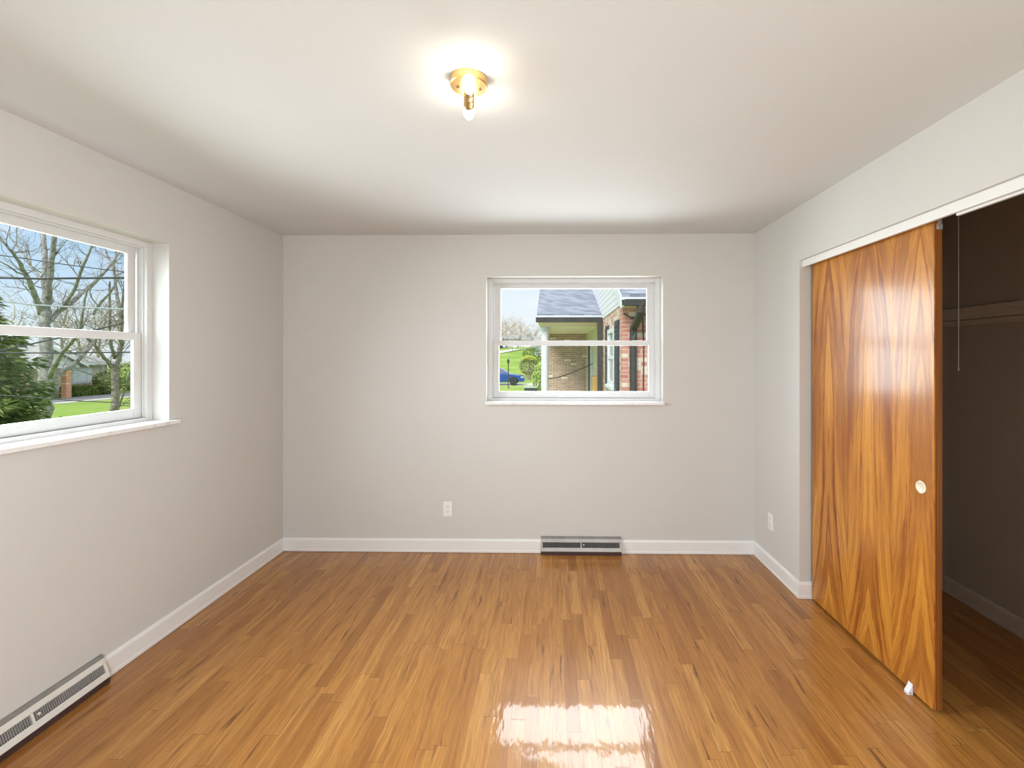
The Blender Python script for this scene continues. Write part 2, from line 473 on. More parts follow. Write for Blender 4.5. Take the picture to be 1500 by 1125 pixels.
# ------------------------------------------------------------------ mesh helpers
class MB:
    def __init__(self):
        self.bm = bmesh.new()

    def face(self, pts):
        return self.bm.faces.new([self.bm.verts.new(p) for p in pts])

    def box(self, x0, x1, y0, y1, z0, z1):
        v = [self.bm.verts.new((x, y, z)) for z in (z0, z1) for y in (y0, y1) for x in (x0, x1)]
        for f in ((0, 2, 3, 1), (4, 5, 7, 6), (0, 1, 5, 4), (2, 6, 7, 3), (0, 4, 6, 2), (1, 3, 7, 5)):
            self.bm.faces.new([v[i] for i in f])
        return self

    def prism(self, pts, fn, a, b):
        """pts: 2-D outline; fn(p, q, t) -> 3-D point; extruded from t=a to t=b"""
        va = [self.bm.verts.new(fn(p, q, a)) for p, q in pts]
        vb = [self.bm.verts.new(fn(p, q, b)) for p, q in pts]
        n = len(pts)
        self.bm.faces.new(va)
        self.bm.faces.new(vb[::-1])
        for i in range(n):
            j = (i + 1) % n
            self.bm.faces.new((va[i], vb[i], vb[j], va[j]))
        return self

    def tube(self, pts, radii, n=8, cap=True):
        pts = [Vector(p) for p in pts]
        if not hasattr(radii, '__len__'):
            radii = [radii] * len(pts)
        rings = []
        up = Vector((0.13, 0.21, 0.97))
        for i, p in enumerate(pts):
            d = (pts[min(i + 1, len(pts) - 1)] - pts[max(i - 1, 0)])
            if d.length < 1e-9:
                d = Vector((0, 0, 1))
            d.normalize()
            a = d.cross(up)
            if a.length < 0.05:
                a = d.cross(Vector((1, 0.1, 0)))
            a.normalize()
            c = d.cross(a)
            rings.append([self.bm.verts.new(p + (a * math.cos(2 * PI * k / n) + c * math.sin(2 * PI * k / n)) * radii[i]) for k in range(n)])
        for r0, r1 in zip(rings, rings[1:]):
            for k in range(n):
                self.bm.faces.new((r0[k], r0[(k + 1) % n], r1[(k + 1) % n], r1[k]))
        if cap:
            self.bm.faces.new(rings[0][::-1])
            self.bm.faces.new(rings[-1])
        return self

    def lathe(self, prof, origin, axis, n=24):
        """prof: (radius, distance along axis)"""
        origin = Vector(origin)
        axis = Vector(axis).normalized()
        a = axis.orthogonal().normalized()
        c = axis.cross(a)
        rings = []
        for r, h in prof:
            if r < 1e-6:
                rings.append([self.bm.verts.new(origin + axis * h)])
            else:
                rings.append([self.bm.verts.new(origin + axis * h + (a * math.cos(2 * PI * k / n) + c * math.sin(2 * PI * k / n)) * r) for k in range(n)])
        for r0, r1 in zip(rings, rings[1:]):
            for k in range(n):
                q = []
                for vv in (r0[k % len(r0)], r0[(k + 1) % len(r0)], r1[(k + 1) % len(r1)], r1[k % len(r1)]):
                    if vv not in q:
                        q.append(vv)
                if len(q) >= 3:
                    self.bm.faces.new(q)
        for r in (rings[0], rings[-1]):
            if len(r) > 2:
                self.bm.faces.new(r)
        return self

    def build(self, name, mat, parent=None, smooth=False, bevel=0.0, kind=None):
        bm = self.bm
        bmesh.ops.recalc_face_normals(bm, faces=bm.faces[:])
        me = bpy.data.meshes.new(name)
        bm.to_mesh(me)
        bm.free()
        me.materials.append(M[mat] if isinstance(mat, str) else mat)
        if smooth:
            for p in me.polygons:
                p.use_smooth = True
        o = bpy.data.objects.new(name, me)
        COL.objects.link(o)
        if parent:
            o.parent = parent
            o.matrix_parent_inverse = Matrix.Translation(parent.location).inverted()
        if bevel:
            md = o.modifiers.new('bevel', 'BEVEL')
            md.width = bevel
            md.segments = 2
            md.limit_method = 'ANGLE'
        if kind:
            o['kind'] = kind
        return o


def thing(name, label, cat, loc=(0, 0, 0), group=None, kind=None):
    o = bpy.data.objects.new(name, None)
    o.empty_display_size = 0.1
    o.location = loc
    COL.objects.link(o)
    tag(o, label, cat, group, kind)
    return o


def tag(o, label=None, cat=None, group=None, kind=None):
    if label:
        o['label'] = label
    if cat:
        o['category'] = cat
    if group:
        o['group'] = group
    if kind:
        o['kind'] = kind
    return o


def at(u, v, d):
    """photo pixel -> world point lying at distance d along the view axis"""
    xr, z = (u - CXP) / FPX, -(v - CYP) / FPX
    c, s = math.cos(YAW), math.sin(YAW)
    return Vector(((xr * c - s) * d, (xr * s + c) * d, CH + z * d))


# ------------------------------------------------------------------ room shell
TW = 0.17
MB().box(XL - TW, CLX + 0.1, YF - 0.12, YB + TW, -0.12, 0.0).build('floor', 'floor', kind='structure')
MB().box(XL - TW, CLX + 0.1, YF - 0.12, YB + TW, HC, HC + 0.14).build('ceiling', 'ceiling', kind='structure')
b = MB()
b.box(XL - TW, XL, YF, LW[0], 0, HC).box(XL - TW, XL, LW[1], YB, 0, HC)
b.box(XL - TW, XL, LW[0], LW[1], 0, WZ0).box(XL - TW, XL, LW[0], LW[1], WZ1, HC)
b.build('wall_left', 'wall', kind='structure')
b = MB()
b.box(XL - TW, BW[0], YB, YB + TW, 0, HC).box(BW[1], CLX + 0.1, YB, YB + TW, 0, HC)
b.box(BW[0], BW[1], YB, YB + TW, 0, WZ0).box(BW[0], BW[1], YB, YB + TW, WZ1, HC)
b.build('wall_back', 'wall', kind='structure')
WT = 0.115
b = MB()
b.box(XR, XR + WT, YF, OPEN[0], 0, HC).box(XR, XR + WT, OPEN[1], YB, 0, HC).box(XR, XR + WT, OPEN[0], OPEN[1], HEAD, HC)
b.build('wall_right', 'wall', kind='structure')
# front wall (behind the camera) with an unseen opening added for the fill lamp
b = MB()
DW = (-0.3, 1.4, 2.3)
b.box(XL - TW, DW[0], YF - 0.12, YF, 0, HC).box(DW[1], CLX + 0.1, YF - 0.12, YF, 0, HC).box(DW[0], DW[1], YF - 0.12, YF, DW[2], HC)
b.build('wall_front', 'wall', kind='structure')
b = MB()
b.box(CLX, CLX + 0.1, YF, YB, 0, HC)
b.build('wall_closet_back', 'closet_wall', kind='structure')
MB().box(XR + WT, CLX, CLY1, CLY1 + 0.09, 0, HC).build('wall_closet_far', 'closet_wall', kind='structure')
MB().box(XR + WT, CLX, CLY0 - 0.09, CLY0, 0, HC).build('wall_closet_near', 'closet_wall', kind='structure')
# drywall faces of the closet side of the right wall
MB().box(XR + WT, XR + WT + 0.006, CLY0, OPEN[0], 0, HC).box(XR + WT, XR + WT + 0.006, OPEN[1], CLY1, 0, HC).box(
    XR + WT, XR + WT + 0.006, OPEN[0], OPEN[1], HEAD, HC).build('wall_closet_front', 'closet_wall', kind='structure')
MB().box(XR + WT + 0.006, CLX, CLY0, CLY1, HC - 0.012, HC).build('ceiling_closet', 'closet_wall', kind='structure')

# unseen overhang added outside the left wall to keep sun off the window
MB().box(XL - TW - 1.15, XL - TW, YF - 0.6, YB + 0.7, 2.455, HC + 0.14).build('added_sun_block', 'outside_white', kind='structure')

BBH, BBT = 0.103, 0.014
BBP = [(0, 0.0025), (BBT + 0.002, 0.0025), (BBT + 0.002, 0.018), (BBT, 0.022), (BBT, BBH - 0.014), (BBT - 0.003, BBH - 0.006), (0.004, BBH), (0, BBH)]
REG_L = (1.478, 2.088)
REG_B = (-0.088, 0.520)


def baseboard(name, fn, spans, mat='trim'):
    b = MB()
    for f, a, c in [(fn, *s) if len(s) == 2 else s for s in spans]:
        b.prism(BBP, f, a, c)
    return b.build(name, mat, kind='structure')


fl = lambda p, q, t: (XL + p, t, q)
fb = lambda p, q, t: (t, YB - p, q)
fr_ = lambda p, q, t: (XR - p, t, q)
fj = lambda p, q, t: (t, OPEN[1] - p, q)
baseboard('baseboard_left', fl, [(YF, REG_L[0]), (REG_L[1], YB)])
baseboard('baseboard_back', fb, [(XL, REG_B[0]), (REG_B[1], XR)])
baseboard('baseboard_right', fr_, [(YF, OPEN[0]), (OPEN[1] - 0.004, YB), (fj, XR - BBT - 0.001, XR + WT)])
baseboard('baseboard_closet', lambda p, q, t: (CLX - p, t, q), [(CLY0, CLY1)], 'closet_trim')

# closet fascia and track lip under the header, cleats on the closet wall
MB().box(XR + 0.016, XR + 0.034, OPEN[0], OPEN[1], 2.058, HEAD).build('trim_1', 'trim', bevel=0.002, kind='structure')
MB().box(XR + 0.036, XR + 0.050, OPEN[0], 1.825, 2.050, HEAD).build('trim_2', 'trim', bevel=0.0015, kind='structure')
b = MB()
b.box(CLX - 0.019, CLX, CLY0, CLY1, 1.728, 1.800)
b.box(CLX - 0.026, CLX - 0.019, CLY0, CLY1, 1.772, 1.800)
b.build('trim_3', 'closet_trim', bevel=0.002, kind='structure')
b = MB()
b.box(CLX - 0.014, CLX, CLY0, CLY1, 1.690, 1.722)
b.box(CLX - 0.022, CLX - 0.014, CLY0, CLY1, 1.690, 1.698)
b.build('trim_4', 'closet_trim', bevel=0.002, kind='structure')


# ------------------------------------------------------------------ windows
def window(n, fn, w, h):
    """fn(u, n, z) -> world; u along the width 0..w, n outwards from the wall face, z from sill"""
    root = thing('window_%d' % n, None, None, fn(w / 2, 0.1, 0), kind='structure')

    def bx(b, u0, u1, n0, n1, z0, z1):
        b.prism([(u0, z0), (u1, z0), (u1, z1), (u0, z1)], lambda p, q, t: fn(p, t, q), n0, n1)

    def ring(b, u0, u1, z0, z1, n0, n1, l, r, bt, tp):
        bx(b, u0, u0 + l, n0, n1, z0, z1)
        bx(b, u1 - r, u1, n0, n1, z0, z1)
        bx(b, u0 + l, u1 - r, n0, n1, z0, z0 + bt)
        bx(b, u0 + l, u1 - r, n0, n1, z1 - tp, z1)

    f = MB()
    ring(f, 0, w, 0, h, 0.092, 0.165, 0.034, 0.034, 0.020, 0.030)
    ring(f, 0.034, w - 0.034, 0.020, h - 0.030, 0.108, 0.116, 0.007, 0.007, 0.0, 0.008)   # inner stop bead
    ring(f, 0.034, w - 0.034, 0.020, h - 0.030, 0.134, 0.140, 0.012, 0.012, 0.0, 0.006)
    f.build('window_frame', 'vinyl', root, bevel=0.002)
    mz = h * 0.492
    lo = MB()
    ring(lo, 0.040, w - 0.040, 0.020, mz, 0.116, 0.134, 0.046, 0.046, 0.052, 0.040)
    ls = lo.build('lower_sash', 'vinyl', root, bevel=0.003)
    g = MB()
    bx(g, 0.084, w - 0.084, 0.124, 0.127, 0.070, mz - 0.038)
    g.build('pane', 'glass', ls)
    up = MB()
    ring(up, 0.046, w - 0.046, mz - 0.036, h - 0.034, 0.140, 0.158, 0.050, 0.050, 0.036, 0.040)
    us = up.build('upper_sash', 'vinyl', root, bevel=0.003)
    g = MB()
    bx(g, 0.094, w - 0.094, 0.148, 0.151, mz - 0.002, h - 0.072)
    g.build('pane', 'glass', us)
    s = MB()
    bx(s, -0.006, w + 0.006, -0.030, 0.0, -0.021, 0.0)
    bx(s, 0.0, w, 0.0, 0.092, -0.021, 0.001)
    s.build('window_sill', 'marble', root, bevel=0.003)
    return root


window(1, lambda u, n, z: (XL - n, LW[0] + u, WZ0 + z), LW[1] - LW[0], WZ1 - WZ0)
window(2, lambda u, n, z: (BW[0] + u, YB + n, WZ0 + z), BW[1] - BW[0], WZ1 - WZ0)
# wooden extension of the marble ledge past the left window's corner
MB().box(XL, XL + 0.028, LW[1] + 0.006, LW[1] + 0.046, WZ0 - 0.021, WZ0).build('trim_5', 'marble', bevel=0.003, kind='structure')

# ------------------------------------------------------------------ closet sliding door
DX0, DX1, DY0, DY1, DZ0, DZ1 = 1.600, 1.635, 1.962, 2.866, 0.014, 2.078
door = thing('door_1', 'orange veneered sliding closet door with round finger pull', 'closet door', (DX0, (DY0 + DY1) / 2, 0), kind='structure')
b = MB()
# face veneer with the chipped lower near corner
face = [(DY0, DZ0 + 0.05), (DY0 + 0.012, DZ0), (DY1, DZ0), (DY1, DZ1), (DY0, DZ1)]
b.prism(face, lambda p, q, t: (t, p, q), DX0, DX0 + 0.005)
b.build('face_panel', 'veneer', door)
b = MB()
b.prism([(DY0 + 0.001, DZ0 + 0.001), (DY1 - 0.001, DZ0 + 0.001), (DY1 - 0.001, DZ1), (DY0 + 0.001, DZ1)], lambda p, q, t: (t, p, q), DX0 + 0.005, DX1)
tag(b.build('core_frame', 'door_edge', door, bevel=0.0015), 'dark red-brown solid wood edge')
b = MB()
b.lathe([(0.0, 0.0005), (0.020, 0.0005), (0.0205, -0.002)], (DX0, 2.030, 0.935), (-1, 0, 0), 32)
fp = MB()
fp.lathe([(0.020, 0.0015), (0.021, 0.0035), (0.024, 0.0042), (0.027, 0.003), (0.028, 0.0)], (DX0, 2.030, 0.935), (-1, 0, 0), 32)
fpo = tag(fp.build('finger_pull', 'ivory', door, smooth=True), 'round ivory finger pull')
b.lathe([(0.0, 0.001), (0.019, 0.001), (0.0202, 0.0022), (0.0202, -0.001)], (DX0, 2.030, 0.935), (-1, 0, 0), 32)
b.build('recessed_cup', 'cup', fpo)
b = MB()
b.box(DX0 + 0.010, DX0 + 0.034, DY0 - 0.003, DY0, 2.035, 2.058)
b.box(DX0 + 0.014, DX0 + 0.030, DY0 - 0.002, DY0 + 0.02, 2.058, 2.098)
hg = tag(b.build('roller_hanger', 'steel', door, bevel=0.001), 'small metal roller hanger')
b = MB()
b.lathe([(0.004, 0), (0.003, 0.002), (0, 0.0025)], (DX0 + 0.018, DY0 - 0.003, 2.042), (0, -1, 0), 12)
b.lathe([(0.004, 0), (0.003, 0.002), (0, 0.0025)], (DX0 + 0.028, DY0 - 0.003, 2.050), (0, -1, 0), 12)
b.build('screw', 'steel', hg)

# floor guide
g = thing('door_guide', 'small white plastic door guide on the floor under the sliding door', 'door guide', (DX0 - 0.012, 2.085, 0))
b = MB()
gp = [(0, 0), (0.040, 0), (0.040, 0.046), (0.034, 0.050), (0.026, 0.036), (0.012, 0.022), (0.0, 0.012)]
b.prism(gp, lambda p, q, t: (DX0 - 0.024 + (p - 0.0) * 0.56, 2.072 + t, q), 0.0, 0.024)
b.build('guide_fin', 'nylon', g, bevel=0.0015)
b = MB()
b.lathe([(0.0045, 0), (0.004, 0.0012), (0, 0.0015)], (DX0 - 0.0135, 2.072, 0.009), (0, -1, 0), 14)
b.build('screw', 'steel', g)

# closet lamp holder with its pull cord
cx, cy = 2.0, 2.307
cl_ = thing('closet_light', 'thin pale pull cord hanging inside the dark closet', 'closet light', (cx, cy, HC - 0.012))
b = MB()
b.lathe([(0.0, 0.075), (0.022, 0.075), (0.024, 0.03), (0.055, 0.022), (0.058, 0.0), (0.0, 0.0)], (cx - 0.03, cy, HC - 0.012), (0, 0, -1), 24)
b.build('lamp_holder', 'plate', cl_, smooth=True)
b = MB()
b.tube([(cx, cy, HC - 0.03), (cx, cy, 2.0), (cx, cy, 1.45)], 0.0016, 6)
pc = b.build('pull_cord', 'cord', cl_)
b = MB()
b.lathe([(0.0016, 0.0), (0.0022, 0.012), (0.0042, 0.024), (0.0, 0.025)], (cx, cy, 1.456), (0, 0, -1), 12)
b.build('cord_bell', 'cord', pc, smooth=True)

# ------------------------------------------------------------------ ceiling light
LX, LY = -0.283, 1.553
lamp = thing('ceiling_light', 'small round brass two-bulb ceiling light, switched on', 'ceiling light', (LX, LY, HC))
b = MB()
b.lathe([(0.062, 0.0), (0.063, 0.004), (0.063, 0.024), (0.060, 0.028), (0.0, 0.0285)], (LX, LY, HC), (0, 0, -1), 48)
cano = b.build('canopy', 'brass', lamp, smooth=False, bevel=0.001)
for sx, sy in ((-0.036, -0.004), (0.036, 0.012)):
    b = MB()
    b.lathe([(0.0048, 0.0), (0.0042, 0.003), (0.0, 0.004)], (LX + sx, LY + sy, HC - 0.0285), (0, 0, -1), 14)
    b.build('screw', 'screw', cano)
b = MB()
b.lathe([(0.011, 0.028), (0.011, 0.055)], (LX, LY, HC), (0, 0, -1), 20)
b.build('stem', 'brass', lamp, smooth=True)
ZS = HC - 0.062
for sg in (-1, 1):
    dirv = Vector((-0.18 * sg, 0.98 * sg, -0.10 if sg > 0 else 0.02)).normalized()
    org = Vector((LX, LY, ZS))
    b = MB()
    b.lathe([(0.0, 0.0), (0.017, 0.0), (0.0178, 0.004), (0.0178, 0.028), (0.0165, 0.030), (0.0165, 0.036), (0.0178, 0.038), (0.0178, 0.046), (0.014, 0.047)],
            org, dirv, 24)
    so = b.build('socket', 'brass_dark', lamp, smooth=False)
    b = MB()
    prof = [(0.011, 0.044), (0.013, 0.050)]
    for k in range(0, 11):
        a = PI * (0.16 + 0.84 * k / 10)
        prof.append((max(0.0205 * math.sin(a), 0.0), 0.080 - 0.033 * math.cos(a)))
    b.lathe(prof, org, dirv, 24)
    tag(b.build('bulb', 'bulb', lamp, smooth=True), 'glowing white bulb')


# ------------------------------------------------------------------ outlets
def outlet(label, fn, blank=False):
    o = thing('wall_outlet', label, 'wall outlet', fn(0, 0, 0))
    b = MB()
    b.prism([(-0.035, -0.0575), (0.035, -0.0575), (0.035, 0.0575), (-0.035, 0.0575)], lambda p, q, t: fn(p, q, t), 0.0, 0.005)
    b.build('cover_plate', 'plate', o, bevel=0.002)
    for s in (-1, 1):
        b = MB()
        b.prism([(0.0165 * math.cos(a) if abs(math.cos(a)) > 0.2 else 0.0165 * math.cos(a), 0.0145 * math.sin(a) + s * 0.0195) for a in [2 * PI * k / 20 for k in range(20)]],
                lambda p, q, t: fn(p, q, t), 0.005, 0.0075)
        r = b.build('receptacle', 'plate', o)
        b = MB()
        b.prism([(-0.0078, 0), (-0.0052, 0), (-0.0052, 0.008), (-0.0078, 0.008)], lambda p, q, t: fn(p, q + s * 0.0195, t), 0.0072, 0.0078)
        b.prism([(0.0052, 0), (0.0078, 0), (0.0078, 0.007), (0.0052, 0.007)], lambda p, q, t: fn(p, q + s * 0.0195, t), 0.0072, 0.0078)
        b.prism([(-0.0022, -0.009), (0.0022, -0.009), (0.0022, -0.005), (-0.0022, -0.005)], lambda p, q, t: fn(p, q + s * 0.0195, t), 0.0072, 0.0078)
        b.build('slots', 'slot', r)
    b = MB()
    b.prism([(0.003 * math.cos(2 * PI * k / 10), 0.003 * math.sin(2 * PI * k / 10)) for k in range(10)], lambda p, q, t: fn(p, q, t), 0.005, 0.0065)
    b.build('screw', 'plate', o)


outlet('white duplex outlet low on the back wall below the window', lambda p, q, t: (-0.806 + p, YB - t, 0.331 + q))
outlet('white duplex outlet on the narrow wall beside the closet door', lambda p, q, t: (XR - t, 3.272 - p, 0.340 + q))


# ------------------------------------------------------------------ baseboard registers
def register(label, fn, a, c, body, group='baseboard heating registers'):
    """fn(p, q, t): p out from the wall, q up, t along"""
    o = thing('baseboard_register', label, 'heating register', fn(0.0, 0.0, (a + c) / 2), group)
    m0 = (a + c) / 2
    # sheet metal shell: sloped face with an opening for the grille
    P = lambda s: (0.020 + (0.052 - 0.020) * s, 0.116 + (0.030 - 0.116) * s)     # along the sloped face
    th = 0.004

    def strip(b, s0, s1, t0, t1, lift=0.0):
        (p0, q0), (p1, q1) = P(s0), P(s1)
        nx, nz = 0.94 * lift, 0.35 * lift
        b.prism([(p0 + nx, q0 + nz), (p1 + nx, q1 + nz), (p1 - th, q1 - th * 0.4), (p0 - th, q0 - th * 0.4)], fn, t0, t1)

    b = MB()
    strip(b, 0.0, 0.30, a, c)
    strip(b, 0.70, 1.0, a, c)
    strip(b, 0.30, 0.70, a, a + 0.013)
    strip(b, 0.30, 0.70, c - 0.013, c)
    # end cheeks
    for t0, t1 in ((a, a + 0.002), (c - 0.002, c)):
        b.prism([(0, 0.012), (0.046, 0.012), (0.050, 0.030), (0.019, 0.114), (0, 0.118)], fn, t0, t1)
    # bead over the grille
    strip(b, 0.245, 0.275, a, c, 0.003)
    b.build('cover', body, o, bevel=0.0008)
    b = MB()
    b.prism([(0.0, 0.128), (0.010, 0.128), (0.022, 0.118), (0.020, 0.113), (0.0, 0.113)], fn, a, c)
    b.build('top_rail', 'register_top', o, bevel=0.001)
    b = MB()
    b.prism([(0.0, 0.0), (0.048, 0.0), (0.050, 0.026), (0.046, 0.030), (0.0, 0.030)], fn, a, c)
    b.build('kick_plate', 'kick', o, bevel=0.001)
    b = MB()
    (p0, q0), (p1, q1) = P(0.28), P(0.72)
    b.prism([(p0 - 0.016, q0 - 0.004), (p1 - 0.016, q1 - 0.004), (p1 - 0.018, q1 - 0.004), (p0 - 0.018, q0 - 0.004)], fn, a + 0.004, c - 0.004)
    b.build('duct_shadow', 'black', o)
    for s0, s1 in ((a + 0.013, m0 - 0.004), (m0 + 0.004, c - 0.013)):
        b = MB()
        n = 36
        (p0, q0), (p1, q1) = P(0.30), P(0.70)
        for i in range(n):
            t = s0 + (s1 - s0) * (i + 0.5) / n
            b.prism([(p0 - 0.002, q0), (p1 - 0.002, q1), (p1 - 0.012, q1), (p0 - 0.012, q0)], fn, t - 0.0009, t + 0.0009)
        b.prism([(p0 - 0.009, q0), (p0 - 0.009, q0 - 0.003), (p0 - 0.012, q0 - 0.003), (p0 - 0.012, q0)], fn, s0, s1)
        tag(b.build('grille', 'register' if body != 'register' else 'register_top', o), 'fine upright fins')
    b = MB()
    strip(b, 0.28, 0.72, m0 - 0.004, m0 + 0.004, 0.002)
    b.build('centre_bar', body, o)
    b = MB()
    (p0, q0) = P(0.48)
    q = Vector(fn(p0, q0, m0 + 0.020)) - Vector(fn(p0 - 0.012, q0 - 0.0045, m0 + 0.020))
    b.lathe([(0.003, 0.0), (0.003, 0.010), (0.0052, 0.012), (0.0052, 0.016), (0, 0.017)], fn(p0 - 0.010, q0 - 0.003, m0 + 0.020), q, 14)
    b.build('damper_knob', 'register_light', o)
    return o


register('grey baseboard heating register on the back wall below the window', lambda p, q, t: (t, YB - p, q), REG_B[0], REG_B[1], 'register')
register('pale baseboard heating register along the left wall below the tree-view window', lambda p, q, t: (XL + p, t, q), REG_L[0], REG_L[1], 'register_light')

# ================================================================== outdoors
GZ = -0.95
rnd = random.Random(7)


def sstep(a, b, v):
    v = min(max((v - a) / (b - a), 0), 1)
    return v * v * (3 - 2 * v)


def ground_z(x, y):
    return GZ + 4.6 * sstep(42, 105, y) * sstep(-75, -25, x) + 0.03 * math.sin(x * 0.7) * math.cos(y * 0.5)


# lawn / terrain
b = MB()
xs = [-110 + 4 * i for i in range(46)]
ys = [-8 + 4 * i for i in range(42)]
grid = [[b.bm.verts.new((x_, y_, ground_z(x_, y_))) for x_ in xs] for y_ in ys]
for j in range(len(ys) - 1):
    for i in range(len(xs) - 1):
        b.bm.faces.new((grid[j][i], grid[j][i + 1], grid[j + 1][i + 1], grid[j + 1][i]))
b.build('ground', 'lawn', smooth=True, kind='structure')


def strip_path(name, pts, width, mat, dz=0.06):
    b = MB()
    rows = []
    for i, (x_, y_) in enumerate(pts):
        x0, y0 = pts[max(i - 1, 0)]
        x1, y1 = pts[min(i + 1, len(pts) - 1)]
        d = Vector((x1 - x0, y1 - y0, 0)).normalized()
        n = Vector((-d.y, d.x, 0)) * width / 2
        z = ground_z(x_, y_) + dz
        rows.append([(x_ + n.x, y_ + n.y, z), (x_ - n.x, y_ - n.y, z)])
    for r0, r1 in zip(rows, rows[1:]):
        lo = [(p[0], p[1], p[2] - 0.12) for p in (r0[0], r0[1], r1[1], r1[0])]
        hi = [r0[0], r0[1], r1[1], r1[0]]
        v = [b.bm.verts.new(p) for p in lo + hi]
        for f in ((3, 2, 1, 0), (4, 5, 6, 7), (0, 1, 5, 4), (1, 2, 6, 5), (2, 3, 7, 6), (3, 0, 4, 7)):
            b.bm.faces.new([v[k] for k in f])
    return b.build(name, mat, kind='structure')


strip_path('street_pavement', [(-27.4, -6), (-27.4, 10), (-27.3, 22), (-27.2, 32), (-26.5, 41.0)], 2.3, 'asphalt')
strip_path('sidewalk_path', [(-25.8, -6), (-25.8, 10), (-25.7, 22), (-25.6, 32)], 0.5, 'concrete')
strip_path('road_pavement', [(-26, 40.6), (-12, 40.6), (-2, 40.8), (14, 41.2)], 2.6, 'concrete', 0.03)
strip_path('hill_pavement', [(-16, 60), (-12.5, 70), (-10.5, 80), (-7, 88), (2, 92)], 3.0, 'concrete', 0.10)


# ---- plants
def leaves(b, centre, radii, n, size, r=rnd, shell=0.55, flat=0.0):
    cx, cy, cz = centre
    for _ in range(n):
        while True:
            v = Vector((r.uniform(-1, 1), r.uniform(-1, 1), r.uniform(-1, 1)))
            if shell < v.length <= 1:
                break
        p = Vector((cx + v.x * radii[0], cy + v.y * radii[1], cz + v.z * radii[2]))
        a = Vector((r.uniform(-1, 1), r.uniform(-1, 1), r.uniform(-1, 1) * (1 - flat))).normalized()
        c = a.orthogonal().normalized()
        c = (Matrix.Rotation(r.uniform(0, 6.28), 3, a) @ c)
        s = size * r.uniform(0.6, 1.3)
        b.bm.faces.new([b.bm.verts.new(q) for q in (p - a * s, p + c * s * 0.45, p + a * s, p - c * s * 0.45)])


def twigs(b, p, d, length, rad, depth, r, n=4, gravity=0.0):
    pts = [Vector(p)]
    d = Vector(d).normalized()
    seg = 4
    for i in range(seg):
        d = (d + Vector((r.uniform(-1, 1), r.uniform(-1, 1), r.uniform(-1, 1) + gravity)) * 0.22).normalized()
        pts.append(pts[-1] + d * length / seg)
    b.tube(pts, [rad * (1 - 0.75 * i / seg) for i in range(seg + 1)], n, cap=False)
    if depth > 0:
        for k in range(3):
            i = r.randint(1, seg)
            q = (d + Vector((r.uniform(-1, 1), r.uniform(-1, 1), r.uniform(-0.6, 1)))).normalized()
            twigs(b, pts[i], q, length * r.uniform(0.45, 0.7), rad * 0.5, depth - 1, r, n, gravity)


def bare_tree(name, label, limbs, mat, seed, depth_jit=0.8, twig_n=0.35, twig_len=1.3):
    """limbs: lists of (u, v, d, half-width px) describing the big limbs; fine twigs are grown from them"""
    r = random.Random(seed)
    b = MB()
    allp = []
    for limb in limbs:
        pts = [at(u, v, d) for u, v, d, _ in limb]
        rad = [hw * d / FPX * 0.72 for _, _, d, hw in limb]
        # resample for a slightly crooked limb
        fine, fr2 = [], []
        for i in range(len(pts) - 1):
            for k in range(3):
                tt = k / 3
                fine.append(pts[i].lerp(pts[i + 1], tt) + Vector((r.uniform(-1, 1), r.uniform(-1, 1), r.uniform(-1, 1))) * rad[i] * 0.22)
                fr2.append((rad[i] * (1 - tt) + rad[i + 1] * tt) * r.uniform(0.92, 1.1))
        fine.append(pts[-1])
        fr2.append(rad[-1])
        b.tube(fine, fr2, 9)
        for i in range(1, len(fine)):
            if fr2[i] < 0.14:
                allp.append((fine[i], (fine[i] - fine[i - 1]).normalized(), fr2[i]))
    for p, d, rr in allp:
        for _ in range(int(twig_n + r.random())):
            q = (d * 0.6 + Vector((r.uniform(-1, 1), r.uniform(-1, 1), r.uniform(-0.5, 1)))).normalized()
            twigs(b, p, q, twig_len * r.uniform(0.4, 1.1), min(rr * 0.5, 0.022), 2, r, 4)
    o = b.build(name, mat, smooth=True)
    return tag(o, label, 'tree')


